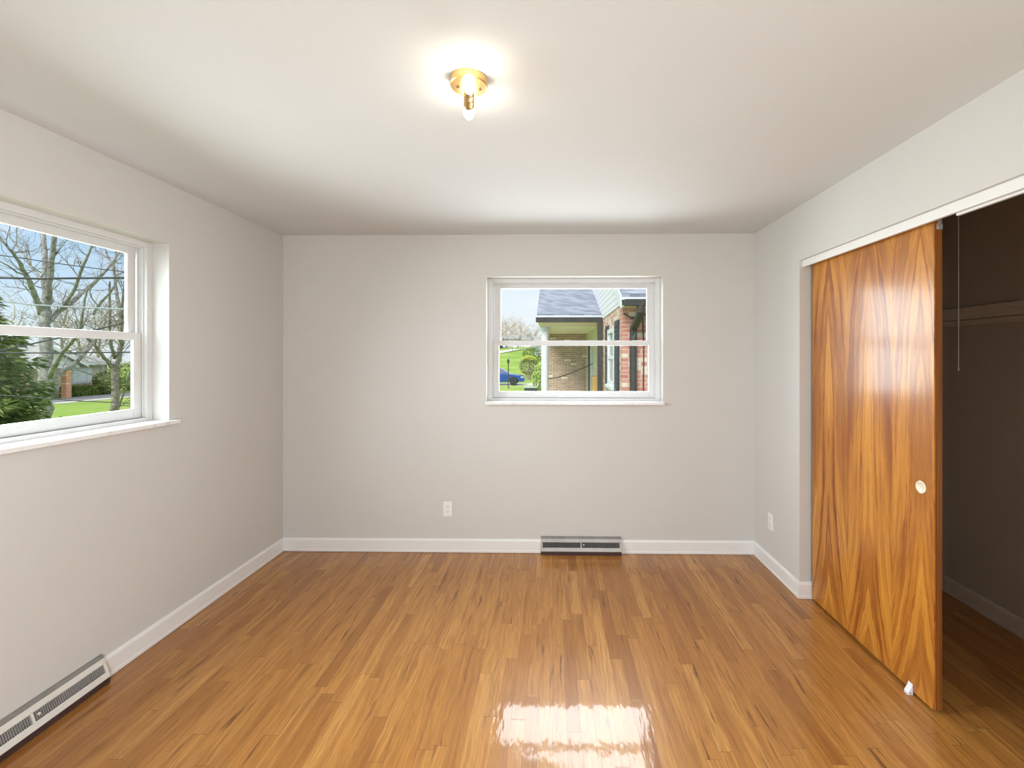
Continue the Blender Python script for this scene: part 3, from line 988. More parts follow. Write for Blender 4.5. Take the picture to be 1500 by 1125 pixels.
D1 = 16.0
bare_tree('bare_tree', 'thick grey bare tree with forked trunk nearest the middle of the left window', [
    [(62, 640, D1, 13), (64, 612, D1, 11.5), (66, 575, D1, 11.5), (66.5, 548, D1, 12.5), (66, 515, D1, 10.5), (66.5, 480, D1, 9), (67.5, 455, D1, 8.2), (68.5, 432, D1, 8)],
    [(67, 440, D1, 5.5), (66, 415, D1, 5.2), (64.5, 380, D1 + .2, 4.6), (63, 345, D1 + .4, 4.2), (60, 290, D1 + .5, 3.4), (55, 220, D1 + .7, 2.2)],
    [(70, 440, D1, 5), (73, 405, D1 - .2, 4.6), (76.5, 372, D1 - .4, 4.2), (80, 345, D1 - .5, 3.9), (86, 290, D1 - .7, 3), (92, 230, D1 - .9, 2)],
    [(62, 460, D1, 5.5), (55, 443, D1 - .3, 5.2), (48, 425, D1 - .6, 4.6), (42, 409, D1 - .9, 4.2), (35, 397, D1 - 1.1, 3.6), (28, 383, D1 - 1.4, 3.2), (20, 372, D1 - 1.6, 2.6), (11, 362, D1 - 1.8, 2), (-6, 340, D1 - 2, 1.5)],
    [(63, 412, D1, 2.4), (54, 400, D1 + .3, 2.2), (45, 391, D1 + .5, 2.1), (33, 371, D1 + .7, 1.9), (20, 354, D1 + .9, 1.5), (4, 335, D1 + 1.1, 1.1)],
    [(38, 403, D1 - 1, 1.8), (25, 399, D1 - 1.2, 1.7), (12, 389, D1 - 1.4, 1.5), (-4, 381, D1 - 1.6, 1.2)],
    [(72, 552, D1, 5), (82, 532, D1 - .3, 4.4), (92, 515, D1 - .5, 4), (104, 502, D1 - .8, 3.6), (116, 489, D1 - 1, 3.2), (121, 457, D1 - 1.2, 2.4), (124.5, 437, D1 - 1.3, 2), (128, 424, D1 - 1.4, 1.5)],
    [(71, 560, D1, 4.4), (88, 546, D1 + .4, 4.0), (106, 536, D1 + .7, 3.8), (130, 511, D1 + 1.1, 3.2), (144, 493, D1 + 1.4, 2.6), (156, 470, D1 + 1.7, 1.9)],
    [(70, 474, D1, 4.2), (84, 458, D1 + .3, 4.2), (104, 444, D1 + .6, 4), (118, 431, D1 + .9, 3.8), (133, 419, D1 + 1.2, 3.6), (147, 405, D1 + 1.4, 3.2), (163, 387, D1 + 1.7, 2.4), (176, 366, D1 + 2, 1.6)],
    [(92, 452, D1 + .4, 3.4), (101, 437, D1 + .2, 3.2), (111, 419, D1, 2.9), (118, 400, D1 - .2, 2.6), (126, 380, D1 - .3, 2.3), (133, 364, D1 - .4, 1.9), (140, 345, D1 - .5, 1.3)],
    [(137, 460, D1 + 1.4, 2.4), (148, 443, D1 + 1.2, 2.2), (159, 431, D1 + 1, 1.8), (170, 418, D1 + .9, 1.2)],
], 'bark', 11)
D2 = 18.5
bare_tree('bare_tree', 'slimmer bare tree forking low beside the right edge of the left window', [
    [(168, 622, D2, 8), (168, 601, D2, 7), (168.5, 570, D2, 6.2), (168, 548, D2, 6.3), (169, 533, D2, 6)],
    [(170, 538, D2, 4.4), (174, 522, D2, 4.3), (177, 505, D2, 4.2), (176.5, 480, D2, 3.8), (175, 452, D2 + .2, 3.2), (170, 425, D2 + .3, 2.8), (168, 404, D2 + .4, 2.5), (166, 386, D2 + .5, 2.2), (161, 381, D2 + .6, 1.7), (155, 369, D2 + .7, 1.3)],
    [(166, 389, D2 + .5, 1.6), (170, 373, D2 + .4, 1.4), (173, 350, D2 + .3, 1)],
    [(165, 540, D2, 3.6), (160, 532, D2 - .3, 3.4), (150, 521, D2 - .7, 3.0), (140, 507, D2 - 1.1, 2.6), (129, 497, D2 - 1.4, 2.2), (119, 489, D2 - 1.7, 1.8), (110, 470, D2 - 2, 1.3)],
    [(168, 525, D2, 3.2), (164, 511, D2 - .3, 3.0), (161, 490, D2 - .5, 2.6), (161, 465, D2 - .6, 2.3), (160.5, 428, D2 - .7, 1.8), (161, 412, D2 - .8, 1.3)],
    [(177, 495, D2, 2.4), (179, 466, D2 - .2, 2.3), (180, 440, D2 - .4, 2.0), (182, 412, D2 - .6, 1.6)],
    [(172, 604, D2, 1.6), (177, 588, D2 - .3, 1.5), (183, 572, D2 - .5, 1.3), (190, 545, D2 - .7, 1.0)],
    [(169, 555, D2, 1.4), (158, 556, D2 - .4, 1.2), (140, 550, D2 - .9, 1.1), (115, 543, D2 - 1.5, 0.9), (92, 540, D2 - 2, 0.7)],
], 'bark_dark', 23)

# spruce at the left edge of the left window
sp = at(-76, 600, 10.6)
spr = thing('spruce_tree', 'dark green spruce at the left edge of the left window', 'tree', (sp.x, sp.y, GZ))
b = MB()
b.tube([(sp.x, sp.y, GZ - 0.1), (sp.x + 0.05, sp.y, 1.5), (sp.x, sp.y, 3.6)], [0.16, 0.11, 0.02], 8)
b.build('trunk', 'bark_dark', spr, smooth=True)
b = MB()
r = random.Random(5)
for tier in range(14):
    z = GZ + 0.30 + tier * 0.30
    L = 2.18 * (1 - tier / 16.5) + 0.1
    nb = 11
    for k in range(nb):
        a = 2 * PI * (k + r.random() * 0.7) / nb + tier
        ln = L * r.uniform(0.72, 1.12)
        for i in range(int(34 + ln * 44)):
            s = (0.18 + 0.82 * r.random()) * ln
            side = r.uniform(-1, 1) * 0.34 * (1.1 - s / ln) * ln
            droop = -0.16 * s + 0.10 * s * s / ln + r.uniform(-0.16, 0.10)
            p = Vector((sp.x + math.cos(a) * s - math.sin(a) * side, sp.y + math.sin(a) * s + math.cos(a) * side, z + droop))
            d = Vector((math.cos(a + side), math.sin(a + side), r.uniform(-0.5, 0.15))).normalized()
            for _ in range(2):
                d2 = (d + Vector((r.uniform(-1, 1), r.uniform(-1, 1), r.uniform(-1, 1))) * 0.6).normalized()
                c = d2.orthogonal().normalized()
                c = Matrix.Rotation(r.uniform(0, 6.28), 3, d2) @ c
                sz = r.uniform(0.09, 0.19)
                b.bm.faces.new([b.bm.verts.new(q) for q in (p, p + d2 * sz * 0.6 + c * 0.026, p + d2 * sz * 1.5, p + d2 * sz * 0.6 - c * 0.026)])
b.build('foliage', 'spruce', spr, kind='stuff')


def shrub(label, centre, radii, mat, n=900, size=0.09, name='shrub', stems=True, stem_mat='bark_dark', cat='shrub', group=None, core=0.0):
    x_, y_, z_ = centre
    g0 = ground_z(x_, y_)
    o = thing(name, label, cat, (x_, y_, g0), group)
    b = MB()
    leaves(b, (x_, y_, z_), radii, n, size)
    b.build('foliage', mat, o, kind='stuff')
    if stems:
        b = MB()
        r = random.Random(int(abs(x_) * 97 + y_ * 13))
        for k in range(5):
            a = 2 * PI * k / 5
            b.tube([(x_ + 0.1 * math.cos(a), y_ + 0.1 * math.sin(a), g0 - 0.05), (x_ + radii[0] * 0.35 * math.cos(a), y_ + radii[1] * 0.35 * math.sin(a), (g0 + z_) / 2),
                    (x_ + radii[0] * 0.6 * math.cos(a), y_ + radii[1] * 0.6 * math.sin(a), z_ + radii[2] * 0.4)], [0.05, 0.035, 0.012], 6)
        b.build('stem', stem_mat, o)
    return o


def hedge(label, x0, x1, y0, y1, z1, mat='hedge', n=1500):
    r = rnd
    o = thing('clipped_hedge', label, 'hedge', ((x0 + x1) / 2, (y0 + y1) / 2, GZ))
    b = MB()
    b.box(x0 + 0.06, x1 - 0.06, y0 + 0.06, y1 - 0.06, GZ - 0.02, z1 - 0.08)
    b.build('stems', 'shrub', o)
    b = MB()
    for _ in range(n):
        p = Vector((r.uniform(x0, x1), r.uniform(y0, y1), r.uniform(GZ, z1)))
        k = r.randint(0, 3)
        if k == 0:
            p.x = x1 - r.random() * 0.1
        elif k == 1:
            p.z = z1 - r.random() * 0.1
        elif k == 2:
            p.y = y0 + r.random() * 0.1
        else:
            p.y = y1 - r.random() * 0.1
        a = Vector((r.uniform(-1, 1), r.uniform(-1, 1), r.uniform(-1, 1))).normalized()
        c = a.orthogonal().normalized()
        s = r.uniform(0.05, 0.10)
        b.bm.faces.new([b.bm.verts.new(q) for q in (p - a * s, p + c * s * 0.6, p + a * s, p - c * s * 0.6)])
    b.build('foliage', mat, o, kind='stuff')


# ---- neighbour's house across the street (seen through the left window)
HX = -30.0
yy = lambda u, X_=HX: X_ * FPX / (u - 809.5)
nh = thing('neighbour_house', 'low house with grey hip roof and orange brick columns across the street', 'house', (HX - 4, 26, GZ))
ya, yb = yy(-60), yy(146)
b = MB()
b.box(HX - 8, HX, ya, yb, GZ - 0.2, 1.15)
b.build('wall', 'cream_wall', nh)
b = MB()
b.box(HX, HX + 0.10, yy(112), yb, GZ - 0.2, -0.26)
tag(b.build('brick_base', 'brick_orange', nh), 'low orange brick base')
b = MB()
ov = 0.5
e = [(HX + ov, ya - ov, 1.12), (HX + ov, yb + ov, 1.12), (HX - 8 - ov, yb + ov, 1.12), (HX - 8 - ov, ya - ov, 1.12)]
rg = [(HX - 4, ya + 4, 2.75), (HX - 4, yb - 3.4, 2.75)]
vv = [b.bm.verts.new(p) for p in e + rg]
for f in ((0, 1, 5, 4), (1, 2, 5), (2, 3, 4, 5), (3, 0, 4), (3, 2, 1, 0)):
    b.bm.faces.new([vv[i] for i in f])
b.build('roof', 'shingle_grey', nh)
b = MB()
b.box(HX + ov - 0.02, HX + ov + 0.03, ya - ov, yb + ov, 0.98, 1.16)
b.box(HX - 8, HX + ov, yb + ov - 0.02, yb + ov + 0.03, 0.98, 1.16)
b.build('fascia', 'outside_white', nh)
# big window and its grid
wy0, wy1 = yy(91), yy(122)
b = MB()
b.box(HX, HX + 0.06, wy0, wy1, -0.20, 0.80)
wf = b.build('window', 'outside_white', nh)
b = MB()
m_ = wy0 + (wy1 - wy0) * 0.70
b.box(HX + 0.06, HX + 0.08, wy0 + 0.08, m_ - 0.05, -0.1, 0.7)
b.box(HX + 0.06, HX + 0.08, m_ + 0.05, wy1 - 0.08, -0.1, 0.27)
b.box(HX + 0.06, HX + 0.08, m_ + 0.05, wy1 - 0.08, 0.33, 0.7)
b.build('pane', 'curtain', wf)
b = MB()
b.box(HX, HX + 0.04, yy(122.5), yy(135), -0.2, 1.0)
tag(b.build('stone_panel', 'cream_wall', nh), 'tan stone panel')
b = MB()
b.box(HX, HX + 0.05, yy(136), yy(140), -0.2, 0.9)
b.build('door_trim', 'outside_white', nh)
# gabled porch on two columns
PX = -27.9
yp = lambda u: PX * FPX / (u - 809.5)
g0, g1, gm = yp(14), yp(104), yp(58)
b = MB()
b.prism([(g0, 1.02), (g1, 1.02), (gm, 1.92)], lambda p, q, t: (t, p, q), PX - 3.4, PX)
b.build('porch_gable', 'outside_white', nh)
b = MB()
for (p0, q0), (p1, q1) in (((g0 - 0.25, 0.93), (gm, 1.93)), ((g1 + 0.25, 0.93), (gm, 1.93))):
    b.prism([(p0, q0), (p1, q1), (p1, q1 + 0.13), (p0, q0 + 0.13)], lambda p, q, t: (t, p, q), PX - 3.4, PX + 0.25)
b.build('porch_roof', 'shingle_grey', nh)
b = MB()
for (p0, q0), (p1, q1) in (((g0 - 0.25, 0.90), (gm, 1.90)), ((g1 + 0.25, 0.90), (gm, 1.90))):
    b.prism([(p0, q0), (p1, q1), (p1, q1 + 0.17), (p0, q0 + 0.17)], lambda p, q, t: (t, p, q), PX + 0.25, PX + 0.29)
b.build('rake_board', 'outside_white', nh)
b = MB()
b.box(PX - 0.3, PX, g0, g1, 0.86, 1.04)
b.build('porch_beam', 'outside_white', nh)
for uu in (20, 52.5, 88):
    y0 = yp(uu)
    b = MB()
    b.box(PX - 0.32, PX - 0.02, y0 - 0.15, y0 + 0.15, GZ - 0.1, 0.88)
    b.build('porch_column', 'brick_orange', nh)
hedge('square clipped hedge in front of the white picture window', HX + 0.5, HX + 1.5, yp(92) + 0.8, yp(113) + 0.9, -0.28)
hedge('lower flat clipped hedge beside the brick wall corner', HX + 0.5, HX + 1.4, yp(115) + 1.0, yp(133) + 0.9, -0.42)
shrub('dark rounded evergreen at the corner of the low house', (HX + 1.35, yp(143) + 0.9, -0.2), (0.75, 0.75, 0.85), 'hedge', 900, 0.10)
shrub('spring green loose shrub beyond the low house, under the slim tree', (HX - 1, yp(152) + 4.7, 0.05), (1.2, 1.5, 1.15), 'spring', 1000, 0.13)
shrub('light green shrub at the far right of the left window', (HX + 2, yp(176) + 3.4, 0.1), (1.1, 1.3, 1.3), 'shrub', 900, 0.12)
shrub('olive green rounded shrub behind the slim tree trunk', (HX + 1.6, yp(160) + 2.5, -0.25), (0.8, 0.8, 0.8), 'shrub', 800, 0.10)


# ---- distant wooded band behind that house and behind the hill: each its own tree
def budding_tree(label, x_, y_, h, spread, seed, twig_mat='twig', leaf=None, nl=350, group=None):
    r = random.Random(seed)
    g0 = ground_z(x_, y_)
    o = thing('budding_tree', label, 'tree', (x_, y_, g0), group)
    b = MB()
    k = h / 9.0
    b.tube([(x_, y_, g0 - 0.1), (x_ + r.uniform(-.2, .2), y_, g0 + h * 0.35), (x_ + r.uniform(-.4, .4), y_, g0 + h * 0.7)], [0.22 * k, 0.16 * k, 0.05 * k], 7)
    for i in range(13):
        z = g0 + h * (0.22 + 0.045 * i)
        a = r.uniform(0, 2 * PI)
        twigs(b, (x_, y_, z), (math.cos(a) * spread, math.sin(a) * spread, 0.9), h * r.uniform(0.28, 0.45), 0.07 * k, 3, r, 4)
    b.build('branches', twig_mat, o)
    if leaf:
        b = MB()
        for _ in range(9):
            a = r.uniform(0, 2 * PI)
            q = h * 0.26 * r.uniform(0.2, 1)
            leaves(b, (x_ + math.cos(a) * q, y_ + math.sin(a) * q, g0 + h * r.uniform(0.4, 0.85)), (h * 0.13, h * 0.13, h * 0.11), nl // 9, 0.011 * h, r, 0.0)
        b.build('buds', leaf, o, kind='stuff')
    return o


for i, (u, d, h, lf, lab) in enumerate([
        (20, 45, 8.0, 'spring', 'greenish budding tree behind the spruce'),
        (92, 51, 8.6, 'blossom', 'pale budding tree beyond the house, right of the forked trunk'),
        (118, 41, 7.0, 'blossom', 'pale budding tree just beyond the low grey roof, left of the slim tree'),
        (146, 48, 7.6, 'blossom', 'tan budding tree beyond the end of the low house'),
        (176, 56, 8.8, 'blossom', 'pale budding tree behind the slim tree at the window edge')]):
    p = at(u, 540, d)
    budding_tree(lab, p.x, p.y, h, 0.9, 40 + i, 'twig', lf, 420, 'budding trees beyond the low house')

# ---- overhead wires in front of the left window view
for i, (pts, d, rad, m_, lab) in enumerate([
        ([(-160, 405), (0, 407), (60, 408.3), (100, 407.6), (183, 407), (300, 404)], 9.0, 0.020, 'wire', 'thick dark overhead cable across the upper pane of the left window'),
        ([(-160, 356), (26, 377), (61, 382.6), (100, 388), (154, 395), (300, 411)], 9.6, 0.010, 'wire', 'thin high overhead wire above the thick cable'),
        ([(-160, 424), (0, 441), (50, 446.6), (100, 449.5), (300, 458)], 9.3, 0.016, 'wire_pale', 'pale overhead cable just above the middle rail of the left window'),
        ([(-160, 549), (0, 514), (100, 492), (170, 476), (300, 446)], 8.2, 0.013, 'wire', 'dark wire climbing to the right across the lower pane of the left window'),
        ([(-160, 516), (0, 517), (100, 516.8), (183, 516), (300, 515)], 9.0, 0.014, 'wire', 'level dark wire across the lower pane in front of the grey roof'),
        ([(-160, 570), (21, 580), (57, 583), (100, 586.5), (175, 590), (300, 596)], 7.6, 0.009, 'wire', 'lowest dark wire in front of the lawn')]):
    b = MB()
    b.tube([at(u, v, d) for u, v in pts], rad, 6)
    tag(b.build('overhead_wire', m_), lab, 'overhead wire', 'overhead wires outside the left window')

# ---- the wing of the house with its porch (seen through the back window)
AY, BX = 7.5, 1.135
wing = thing('house_wing', 'brick wing with white siding gable, dark gutters and a columned porch', 'house', (BX + 2, 10, GZ))
b = MB()
b.box(BX, 5.5, AY, AY + 0.2, GZ - 0.2, 2.36)
b.build('front_wall', 'brick_red', wing)
b = MB()
b.box(BX, BX + 0.2, AY + 0.2, 10.9, GZ - 0.2, 2.36)
b.build('side_wall', 'brick_side', wing)
b = MB()
b.box(BX + 0.02, BX + 0.25, 10.9, 16.0, GZ - 0.2, 2.62)
tag(b.build('porch_side_wall', 'cream_wall', wing), 'cream porch wall')
b = MB()
b.box(-0.35, BX + 0.2, 15.8, 16.0, GZ - 0.2, 2.62)
b.build('porch_end_wall', 'brick_tan', wing)
# main roof over the wing (ridge along x) and its gable
ez, ey, pitch = 2.395, AY - 0.32, 0.50
ry = AY + 4.2
rz = ez + (ry - ey) * pitch
b = MB()
b.prism([(ey, ez), (ry, rz), (2 * ry - ey, ez), (2 * ry - ey, ez + 0.09), (ry, rz + 0.09), (ey, ez + 0.09)], lambda p, q, t: (t, p, q), BX - 0.06, 5.6)
b.build('main_roof', 'shingle', wing)
b = MB()
b.prism([(AY, 2.36), (2 * ry - AY, 2.36), (2 * ry - AY, ez + 0.14), (ry, rz), (AY, ez + 0.14)], lambda p, q, t: (t, p, q), BX - 0.012, BX + 0.14)
b.build('siding_gable', 'siding', wing)
b = MB()
b.prism([(ey, ez - 0.13), (ry, rz - 0.13), (ry, rz + 0.06), (ey, ez + 0.06)], lambda p, q, t: (t, p, q), BX - 0.085, BX - 0.058)
b.build('rake_board', 'outside_white', wing)
b = MB()
b.box(BX - 0.07, 5.6, ey - 0.02, ey + 0.01, 2.385, 2.425)
b.build('drip_edge', 'outside_white', wing)
b = MB()
b.prism([(ey - 0.12, 2.285), (ey - 0.015, 2.285), (ey - 0.015, 2.382), (ey - 0.135, 2.382), (ey - 0.135, 2.36)], lambda p, q, t: (t, p, q), BX - 0.03, 5.6)
b.build('gutter', 'gutter', wing)
b = MB()
b.box(BX - 0.0, 5.5, ey, AY + 0.0, 2.30, 2.33)
b.build('soffit', 'cream', wing)
b = MB()
dsx = (1.245, 1.345)
dp = [(1.350, ey - 0.07, 2.32), (1.352, ey - 0.06, 2.20), (1.335, ey + 0.05, 2.08), (1.300, AY - 0.07, 1.95), (1.295, AY - 0.06, 1.80), (1.295, AY - 0.06, GZ)]
b.tube(dp, [0.060] * 6, 8)
b.build('downspout', 'gutter', wing)
# downspout at the porch corner
b = MB()
b.box(1.010, 1.115, 10.34, 10.46, GZ, 2.30)
b.build('downspout', 'gutter', wing)
# window on the side wall
b = MB()
wy0, wy1, wz0, wz1 = 8.30, 9.22, 0.96, 2.03
fx0, fx1 = BX - 0.045, BX + 0.0
for a0, a1, c0, c1 in ((wy0, wy0 + 0.09, wz0, wz1), (wy1 - 0.09, wy1, wz0, wz1), (wy0 + 0.09, wy1 - 0.09, wz0, wz0 + 0.08), (wy0 + 0.09, wy1 - 0.09, wz1 - 0.08, wz1), (wy0 + 0.09, wy1 - 0.09, 1.46, 1.52)):
    b.box(fx0, fx1, a0, a1, c0, c1)
b.box(BX - 0.09, BX, wy0 - 0.04, wy1 + 0.04, wz0 - 0.06, wz0)
wf = b.build('side_window', 'outside_white', wing)
b = MB()
b.box(BX - 0.02, BX + 0.001, wy0 + 0.05, wy1 - 0.05, wz0 + 0.05, wz1 - 0.05)
b.build('pane', 'far_glass', wf)
for y0, y1 in ((7.84, 8.26), (9.27, 9.70)):
    b = MB()
    b.box(BX - 0.035, BX, y0, y1, wz0 - 0.10, wz1 + 0.10)
    for k in range(14):
        zz = wz0 - 0.02 + k * 0.083
        b.box(BX - 0.045, BX - 0.035, y0 + 0.05, y1 - 0.05, zz, zz + 0.03)
    b.build('shutter', 'shutter', wing)
# porch roof: gable with its ridge along x, eave facing the room
pe, pr, pb = 10.55, 13.2, 15.9
pz, prz = 2.40, 3.36
px0, px1 = -0.36, BX + 0.02
b = MB()
b.prism([(pe, pz), (pr, prz), (pb, pz), (pb, pz + 0.08), (pr, prz + 0.08), (pe, pz + 0.08)], lambda p, q, t: (t, p, q), px0, px1)
b.build('porch_roof', 'shingle', wing)
b = MB()
b.prism([(pe + 0.1, 2.36), (pb - 0.1, 2.36), (pr, prz - 0.02)], lambda p, q, t: (t, p, q), px0 + 0.06, px0 + 0.12)
b.build('porch_gable', 'siding', wing)
b = MB()
b.box(px0 - 0.01, px1, pe - 0.015, pe + 0.015, 2.395, 2.445)
b.build('drip_edge', 'outside_white', wing)
b = MB()
b.prism([(pe - 0.12, 2.285), (pe - 0.015, 2.285), (pe - 0.015, 2.395), (pe - 0.13, 2.395)], lambda p, q, t: (t, p, q), px0 - 0.02, px1 + 0.02)
b.build('gutter', 'gutter', wing)
b = MB()
b.box(px0 + 0.02, BX + 0.02, pe, 15.8, 2.285, 2.36)
b.build('porch_ceiling', 'cream', wing)
b = MB()
b.box(px0 + 0.08, px0 + 0.26, pe + 0.15, 15.8, 2.20, 2.285)
b.box(px0 + 0.26, BX, pe + 0.15, pe + 0.33, 2.20, 2.285)
b.build('porch_beam', 'cream', wing)
b = MB()
cxp, cyp = -0.18, pe + 0.24
b.lathe([(0.115, 0.0), (0.115, 0.05), (0.10, 0.08), (0.094, 0.12), (0.086, 3.02), (0.088, 3.05), (0.105, 3.08), (0.105, 3.15)], (cxp, cyp, GZ), (0, 0, 1), 20)
b.build('porch_column', 'outside_white', wing, smooth=True)
b = MB()
b.box(-0.5, BX + 0.1, pe + 0.05, 15.9, GZ - 0.1, GZ + 0.10)
b.build('porch_floor', 'concrete', wing)
# dark screen door, pale lamp and tan mailbox on the porch side wall
b = MB()
b.box(BX - 0.03, BX + 0.02, 13.4, 14.5, 0.35, 1.95)
b.build('porch_window', 'shutter', wing)
b = MB()
b.box(BX - 0.05, BX + 0.02, 13.15, 13.32, 0.3, 1.98)
b.build('window_trim', 'outside_white', wing)
b = MB()
b.box(BX - 0.12, BX + 0.02, 11.75, 12.25, 0.55, 1.0)
tag(b.build('mailbox', 'tan_box', wing, bevel=0.03), 'tan wall mailbox')
# cables clipped to the front wall, and one slung across the porch
b = MB()
b.tube([(1.46, AY - 0.012, 2.15), (1.475, AY - 0.012, 1.7), (1.47, AY - 0.012, 1.1), (1.472, AY - 0.012, GZ)], 0.010, 6)
b.tube([(BX + 0.02, AY - 0.02, 2.20), (1.28, AY - 0.05, 2.12), (1.45, AY - 0.02, 2.18), (1.8, AY - 0.02, 2.14)], 0.009, 6)
b.tube([(1.18, AY - 0.02, 1.70), (1.3, AY - 0.13, 1.72), (1.45, AY - 0.02, 1.69), (1.8, AY - 0.02, 1.80)], 0.008, 6)
b.build('wall_cable', 'wire', wing)
b = MB()
b.tube([(-0.10, 10.70, 0.985), (0.15, 10.9, 1.02), (0.45, 11.3, 1.10), (0.8, 12.2, 1.20), (BX + 0.01, 13.1, 1.31)], 0.011, 6)
b.build('slung_cable', 'wire', wing)

# ---- lawn beyond the porch
lp = at(744.6, 560, 36)
lg = ground_z(lp.x, lp.y)
post = thing('lamp_post', 'slim black lamp post on the lawn in front of the blue car', 'lamp post', (lp.x, lp.y, lg))
b = MB()
b.lathe([(0.07, 0.0), (0.07, 0.06), (0.040, 0.10), (0.036, 1.95), (0.05, 1.98)], (lp.x, lp.y, lg - 0.02), (0, 0, 1), 12)
b.build('post', 'gutter', post, smooth=True)
b = MB()
b.lathe([(0.05, 1.97), (0.085, 2.02), (0.10, 2.22), (0.04, 2.30), (0.0, 2.36)], (lp.x, lp.y, lg - 0.02), (0, 0, 1), 12)
b.build('lantern', 'gutter', post)

# blue car in profile, nose to the right
cyc = 40.2
cg = ground_z(-4, cyc) + 0.04
nose = -2.43
car = thing('car', 'blue car parked on the street beyond the lawn', 'car', (nose - 2.2, cyc, cg))
prof = [(0.0, 0.30), (0.02, 0.55), (-0.06, 0.72), (-0.25, 0.80), (-1.15, 0.93), (-1.35, 0.96), (-2.9, 0.98), (-4.15, 0.97), (-4.42, 0.90), (-4.47, 0.55), (-4.45, 0.28),
        (-3.98, 0.25), (-3.95, 0.42), (-3.80, 0.60), (-3.58, 0.66), (-3.36, 0.60), (-3.21, 0.42), (-3.18, 0.24),
        (-1.33, 0.24), (-1.30, 0.42), (-1.15, 0.60), (-0.93, 0.66), (-0.71, 0.60), (-0.56, 0.42), (-0.53, 0.26)]
b = MB()
b.prism(prof, lambda p, q, t: (nose + p, cyc + t, cg + q), -0.85, 0.85)
body = b.build('body', 'car_blue', car, bevel=0.05)
b = MB()
b.prism([(-1.25, 0.93), (-2.05, 1.40), (-2.4, 1.45), (-3.3, 1.44), (-4.05, 0.97)], lambda p, q, t: (nose + p, cyc + t * (0.86 if q > 1.2 else 1.0), cg + q), -0.80, 0.80)
cab = b.build('cabin', 'car_blue', car, bevel=0.03)
for s in (-1, 1):
    b = MB()
    b.prism([(-1.50, 1.0), (-2.10, 1.35), (-2.55, 1.38), (-2.55, 1.0)], lambda p, q, t: (nose + p, cyc + t * (0.88 if q > 1.2 else 1.0), cg + q), s * 0.79, s * 0.815)
    b.prism([(-2.62, 1.0), (-2.62, 1.38), (-3.25, 1.37), (-3.80, 1.0)], lambda p, q, t: (nose + p, cyc + t * (0.88 if q > 1.2 else 1.0), cg + q), s * 0.79, s * 0.815)
    b.build('side_glass', 'car_glass', cab)
b = MB()
b.box(nose - 0.30, nose - 0.02, cyc - 0.86, cyc - 0.6, cg + 0.60, cg + 0.72)
b.build('headlight', 'far_glass', car, bevel=0.02)
for wx in (-0.93, -3.58):
    for s in (-1, 1):
        b = MB()
        b.lathe([(0.22, -0.1), (0.33, -0.1), (0.345, -0.06), (0.345, 0.06), (0.33, 0.1), (0.22, 0.1)], (nose + wx, cyc + s * 0.78, cg + 0.345), (0, s, 0), 24)
        wh = b.build('wheel', 'rubber', car)
        b = MB()
        b.lathe([(0.0, 0.07), (0.06, 0.09), (0.20, 0.085), (0.23, 0.10), (0.23, 0.0)], (nose + wx, cyc + s * 0.78, cg + 0.345), (0, s, 0), 20)
        b.build('rim', 'rim', wh)

# round clipped bush on splayed stems
bp = at(774.3, 536, 47)
bg0 = ground_z(bp.x, bp.y)
bush = thing('round_bush', 'round clipped bush with lime top on bare splayed stems', 'bush', (bp.x, bp.y, bg0))
b = MB()
leaves(b, (bp.x, bp.y, bp.z), (0.98, 0.98, 0.95), 1500, 0.07, shell=0.72)
fo = b.build('foliage', 'bush', bush, kind='stuff')
b = MB()
for _ in range(700):
    a = rnd.uniform(0, 2 * PI)
    e = rnd.uniform(0.55, PI / 2)
    p = Vector((bp.x + 1.0 * math.cos(a) * math.cos(e), bp.y + 1.0 * math.sin(a) * math.cos(e), bp.z + 0.12 + 0.93 * math.sin(e)))
    q = Vector((rnd.uniform(-1, 1), rnd.uniform(-1, 1), rnd.uniform(-0.4, 0.4))).normalized()
    c = q.orthogonal().normalized()
    s = rnd.uniform(0.05, 0.09)
    b.bm.faces.new([b.bm.verts.new(k) for k in (p - q * s, p + c * s * 0.6, p + q * s, p - c * s * 0.6)])
tag(b.build('new_growth', 'lime', bush, kind='stuff'), 'lime green new growth on top')
b = MB()
for k in range(8):
    a = 2 * PI * k / 8
    b.tube([(bp.x + 0.08 * math.cos(a), bp.y + 0.08 * math.sin(a), bg0 - 0.05), (bp.x + 0.3 * math.cos(a), bp.y + 0.3 * math.sin(a), bp.z - 0.8),
            (bp.x + 0.65 * math.cos(a), bp.y + 0.65 * math.sin(a), bp.z + 0.1)], [0.05, 0.04, 0.015], 6)
b.build('stems', 'brown_twig', bush)
q = at(780, 521, 55)
shrub('dark loose shrub behind the round clipped bush', (q.x, q.y, q.z), (1.3, 1.0, 1.1), 'hedge', 1200, 0.09)
q = at(789.5, 548, 25)
shrub('leafy green shrub beside the white porch column', (q.x, q.y, q.z - 0.25), (0.36, 0.4, 0.85), 'spring', 700, 0.07)
q = at(787, 562, 24)
b = MB()
b.lathe([(0.0, -0.30), (0.22, -0.22), (0.26, -0.02), (0.19, 0.10), (0.0, 0.13)], (q.x + 0.35, q.y + 0.15, GZ + 0.2), (0.1, 0.1, 1), 9)
tag(b.build('garden_rock', 'stone'), 'pale rock at the foot of the green shrub by the porch', 'rock')
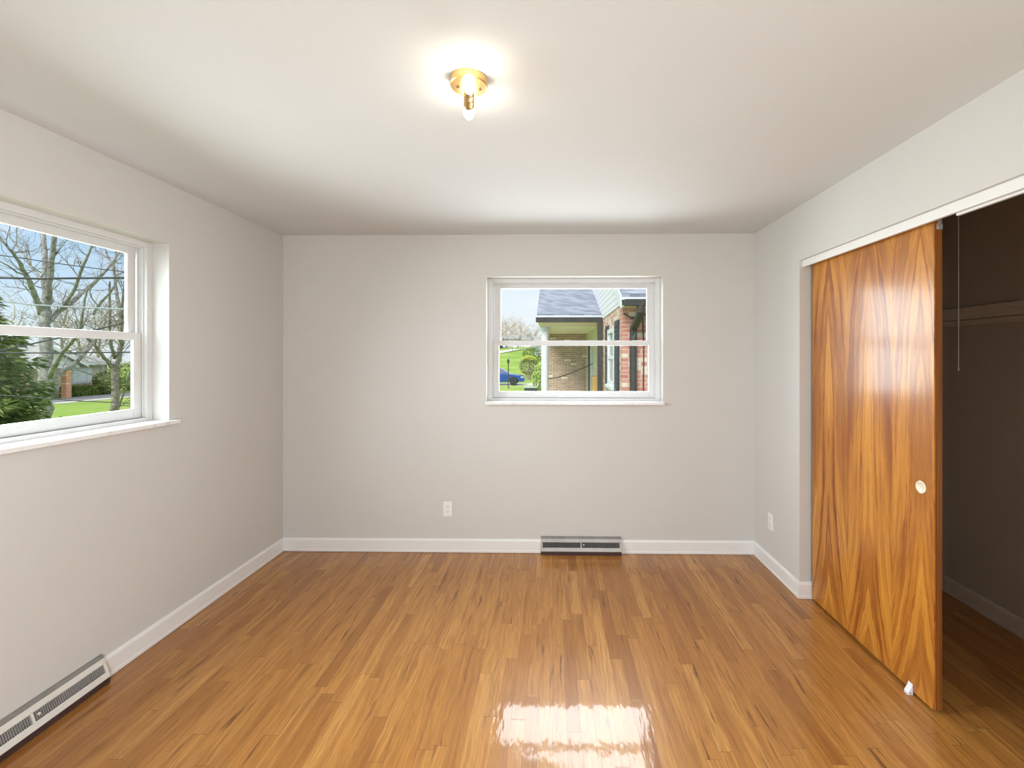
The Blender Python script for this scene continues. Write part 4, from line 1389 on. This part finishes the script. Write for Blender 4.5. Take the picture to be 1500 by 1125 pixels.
# dark bin
q = at(777.5, 566.5, 24)
bn = thing('garbage_bin', 'low dark bin with pale rim on the lawn beside the porch column', 'bin', (q.x, q.y, GZ))
b = MB()
b.prism([(-0.27, -0.27), (0.27, -0.27), (0.27, 0.27), (-0.27, 0.27)], lambda p, r_, t: (q.x + p * (1 + 0.25 * (t - GZ)), q.y + r_ * (1 + 0.25 * (t - GZ)), t), GZ - 0.02, q.z - 0.04)
b.build('body', 'bin', bn, bevel=0.02)
b = MB()
b.box(q.x - 0.34, q.x + 0.34, q.y - 0.34, q.y + 0.34, q.z - 0.045, q.z)
b.build('rim', 'bin_rim', bn, bevel=0.01)


# ---- houses and trees on the far hill
def far_house(label, u0, u1, d, h, wall, roof, win=3):
    a, c = at(u0, 510, d), at(u1, 510, d)
    g = min(ground_z(a.x, a.y), ground_z(c.x, c.y))
    o = thing('hill_house', label, 'house', ((a.x + c.x) / 2, d + 3, g))
    b = MB()
    b.box(a.x, c.x, d, d + 7, g - 0.5, g + h)
    b.build('wall', wall, o)
    b = MB()
    b.prism([(d - 0.5, g + h - 0.05), (d + 7.5, g + h - 0.05), (d + 3.5, g + h + 1.0)], lambda p, q, t: (t, p, q), a.x - 0.5, c.x + 0.5)
    b.build('roof', roof, o)
    for k in range(win):
        wx = a.x + (c.x - a.x) * (k + 0.5) / win
        b = MB()
        b.box(wx - 0.5, wx + 0.5, d - 0.05, d + 0.02, g + 0.8, g + h - 0.5)
        b.build('window', 'far_glass', o)


far_house('white house on the hill seen above the blue car', 740, 757, 98, 1.8, 'outside_white', 'shingle_grey')
far_house('pale house on the hill beside the white one', 763, 776, 109, 1.9, 'outside_white', 'shingle_grey', 2)
far_house('near white house on the hill partly behind the porch column', 783, 802, 76, 2.0, 'outside_white', 'shingle_grey', 2)
far_house('dark low house on the hill at the left edge of the back window', 712, 731, 92, 1.5, 'shutter', 'shingle_grey', 1)
for i, (u, d, h) in enumerate([(728, 113, 9.0), (735, 126, 10.2), (742, 142, 10.6), (749, 119, 8.6), (756, 134, 9.6), (763, 150, 10.6), (770, 124, 7.9), (777, 132, 7.2), (785, 143, 8.8), (743, 90, 4.5), (751, 84, 4.0), (759, 92, 4.4), (767, 86, 3.9)]):
    p = at(u, 505, d)
    far = d > 100
    budding_tree('bare brown tree in the wood behind the hill houses' if far else 'small bare tree standing on the hill in front of the houses',
                 p.x, p.y, h * (0.82 if far else 0.7), 1.3, 80 + i, 'brown_twig' if far else 'twig', 'blossom' if (i % 4 == 0 and far) else None, 200,
                 'brown trees behind the hill houses' if far else 'small trees on the hill')
p = at(781, 510, 74)
budding_tree('dark bare tree beside the hill house nearest the porch column', p.x, p.y, 4.5, 0.8, 120, 'bark_dark')
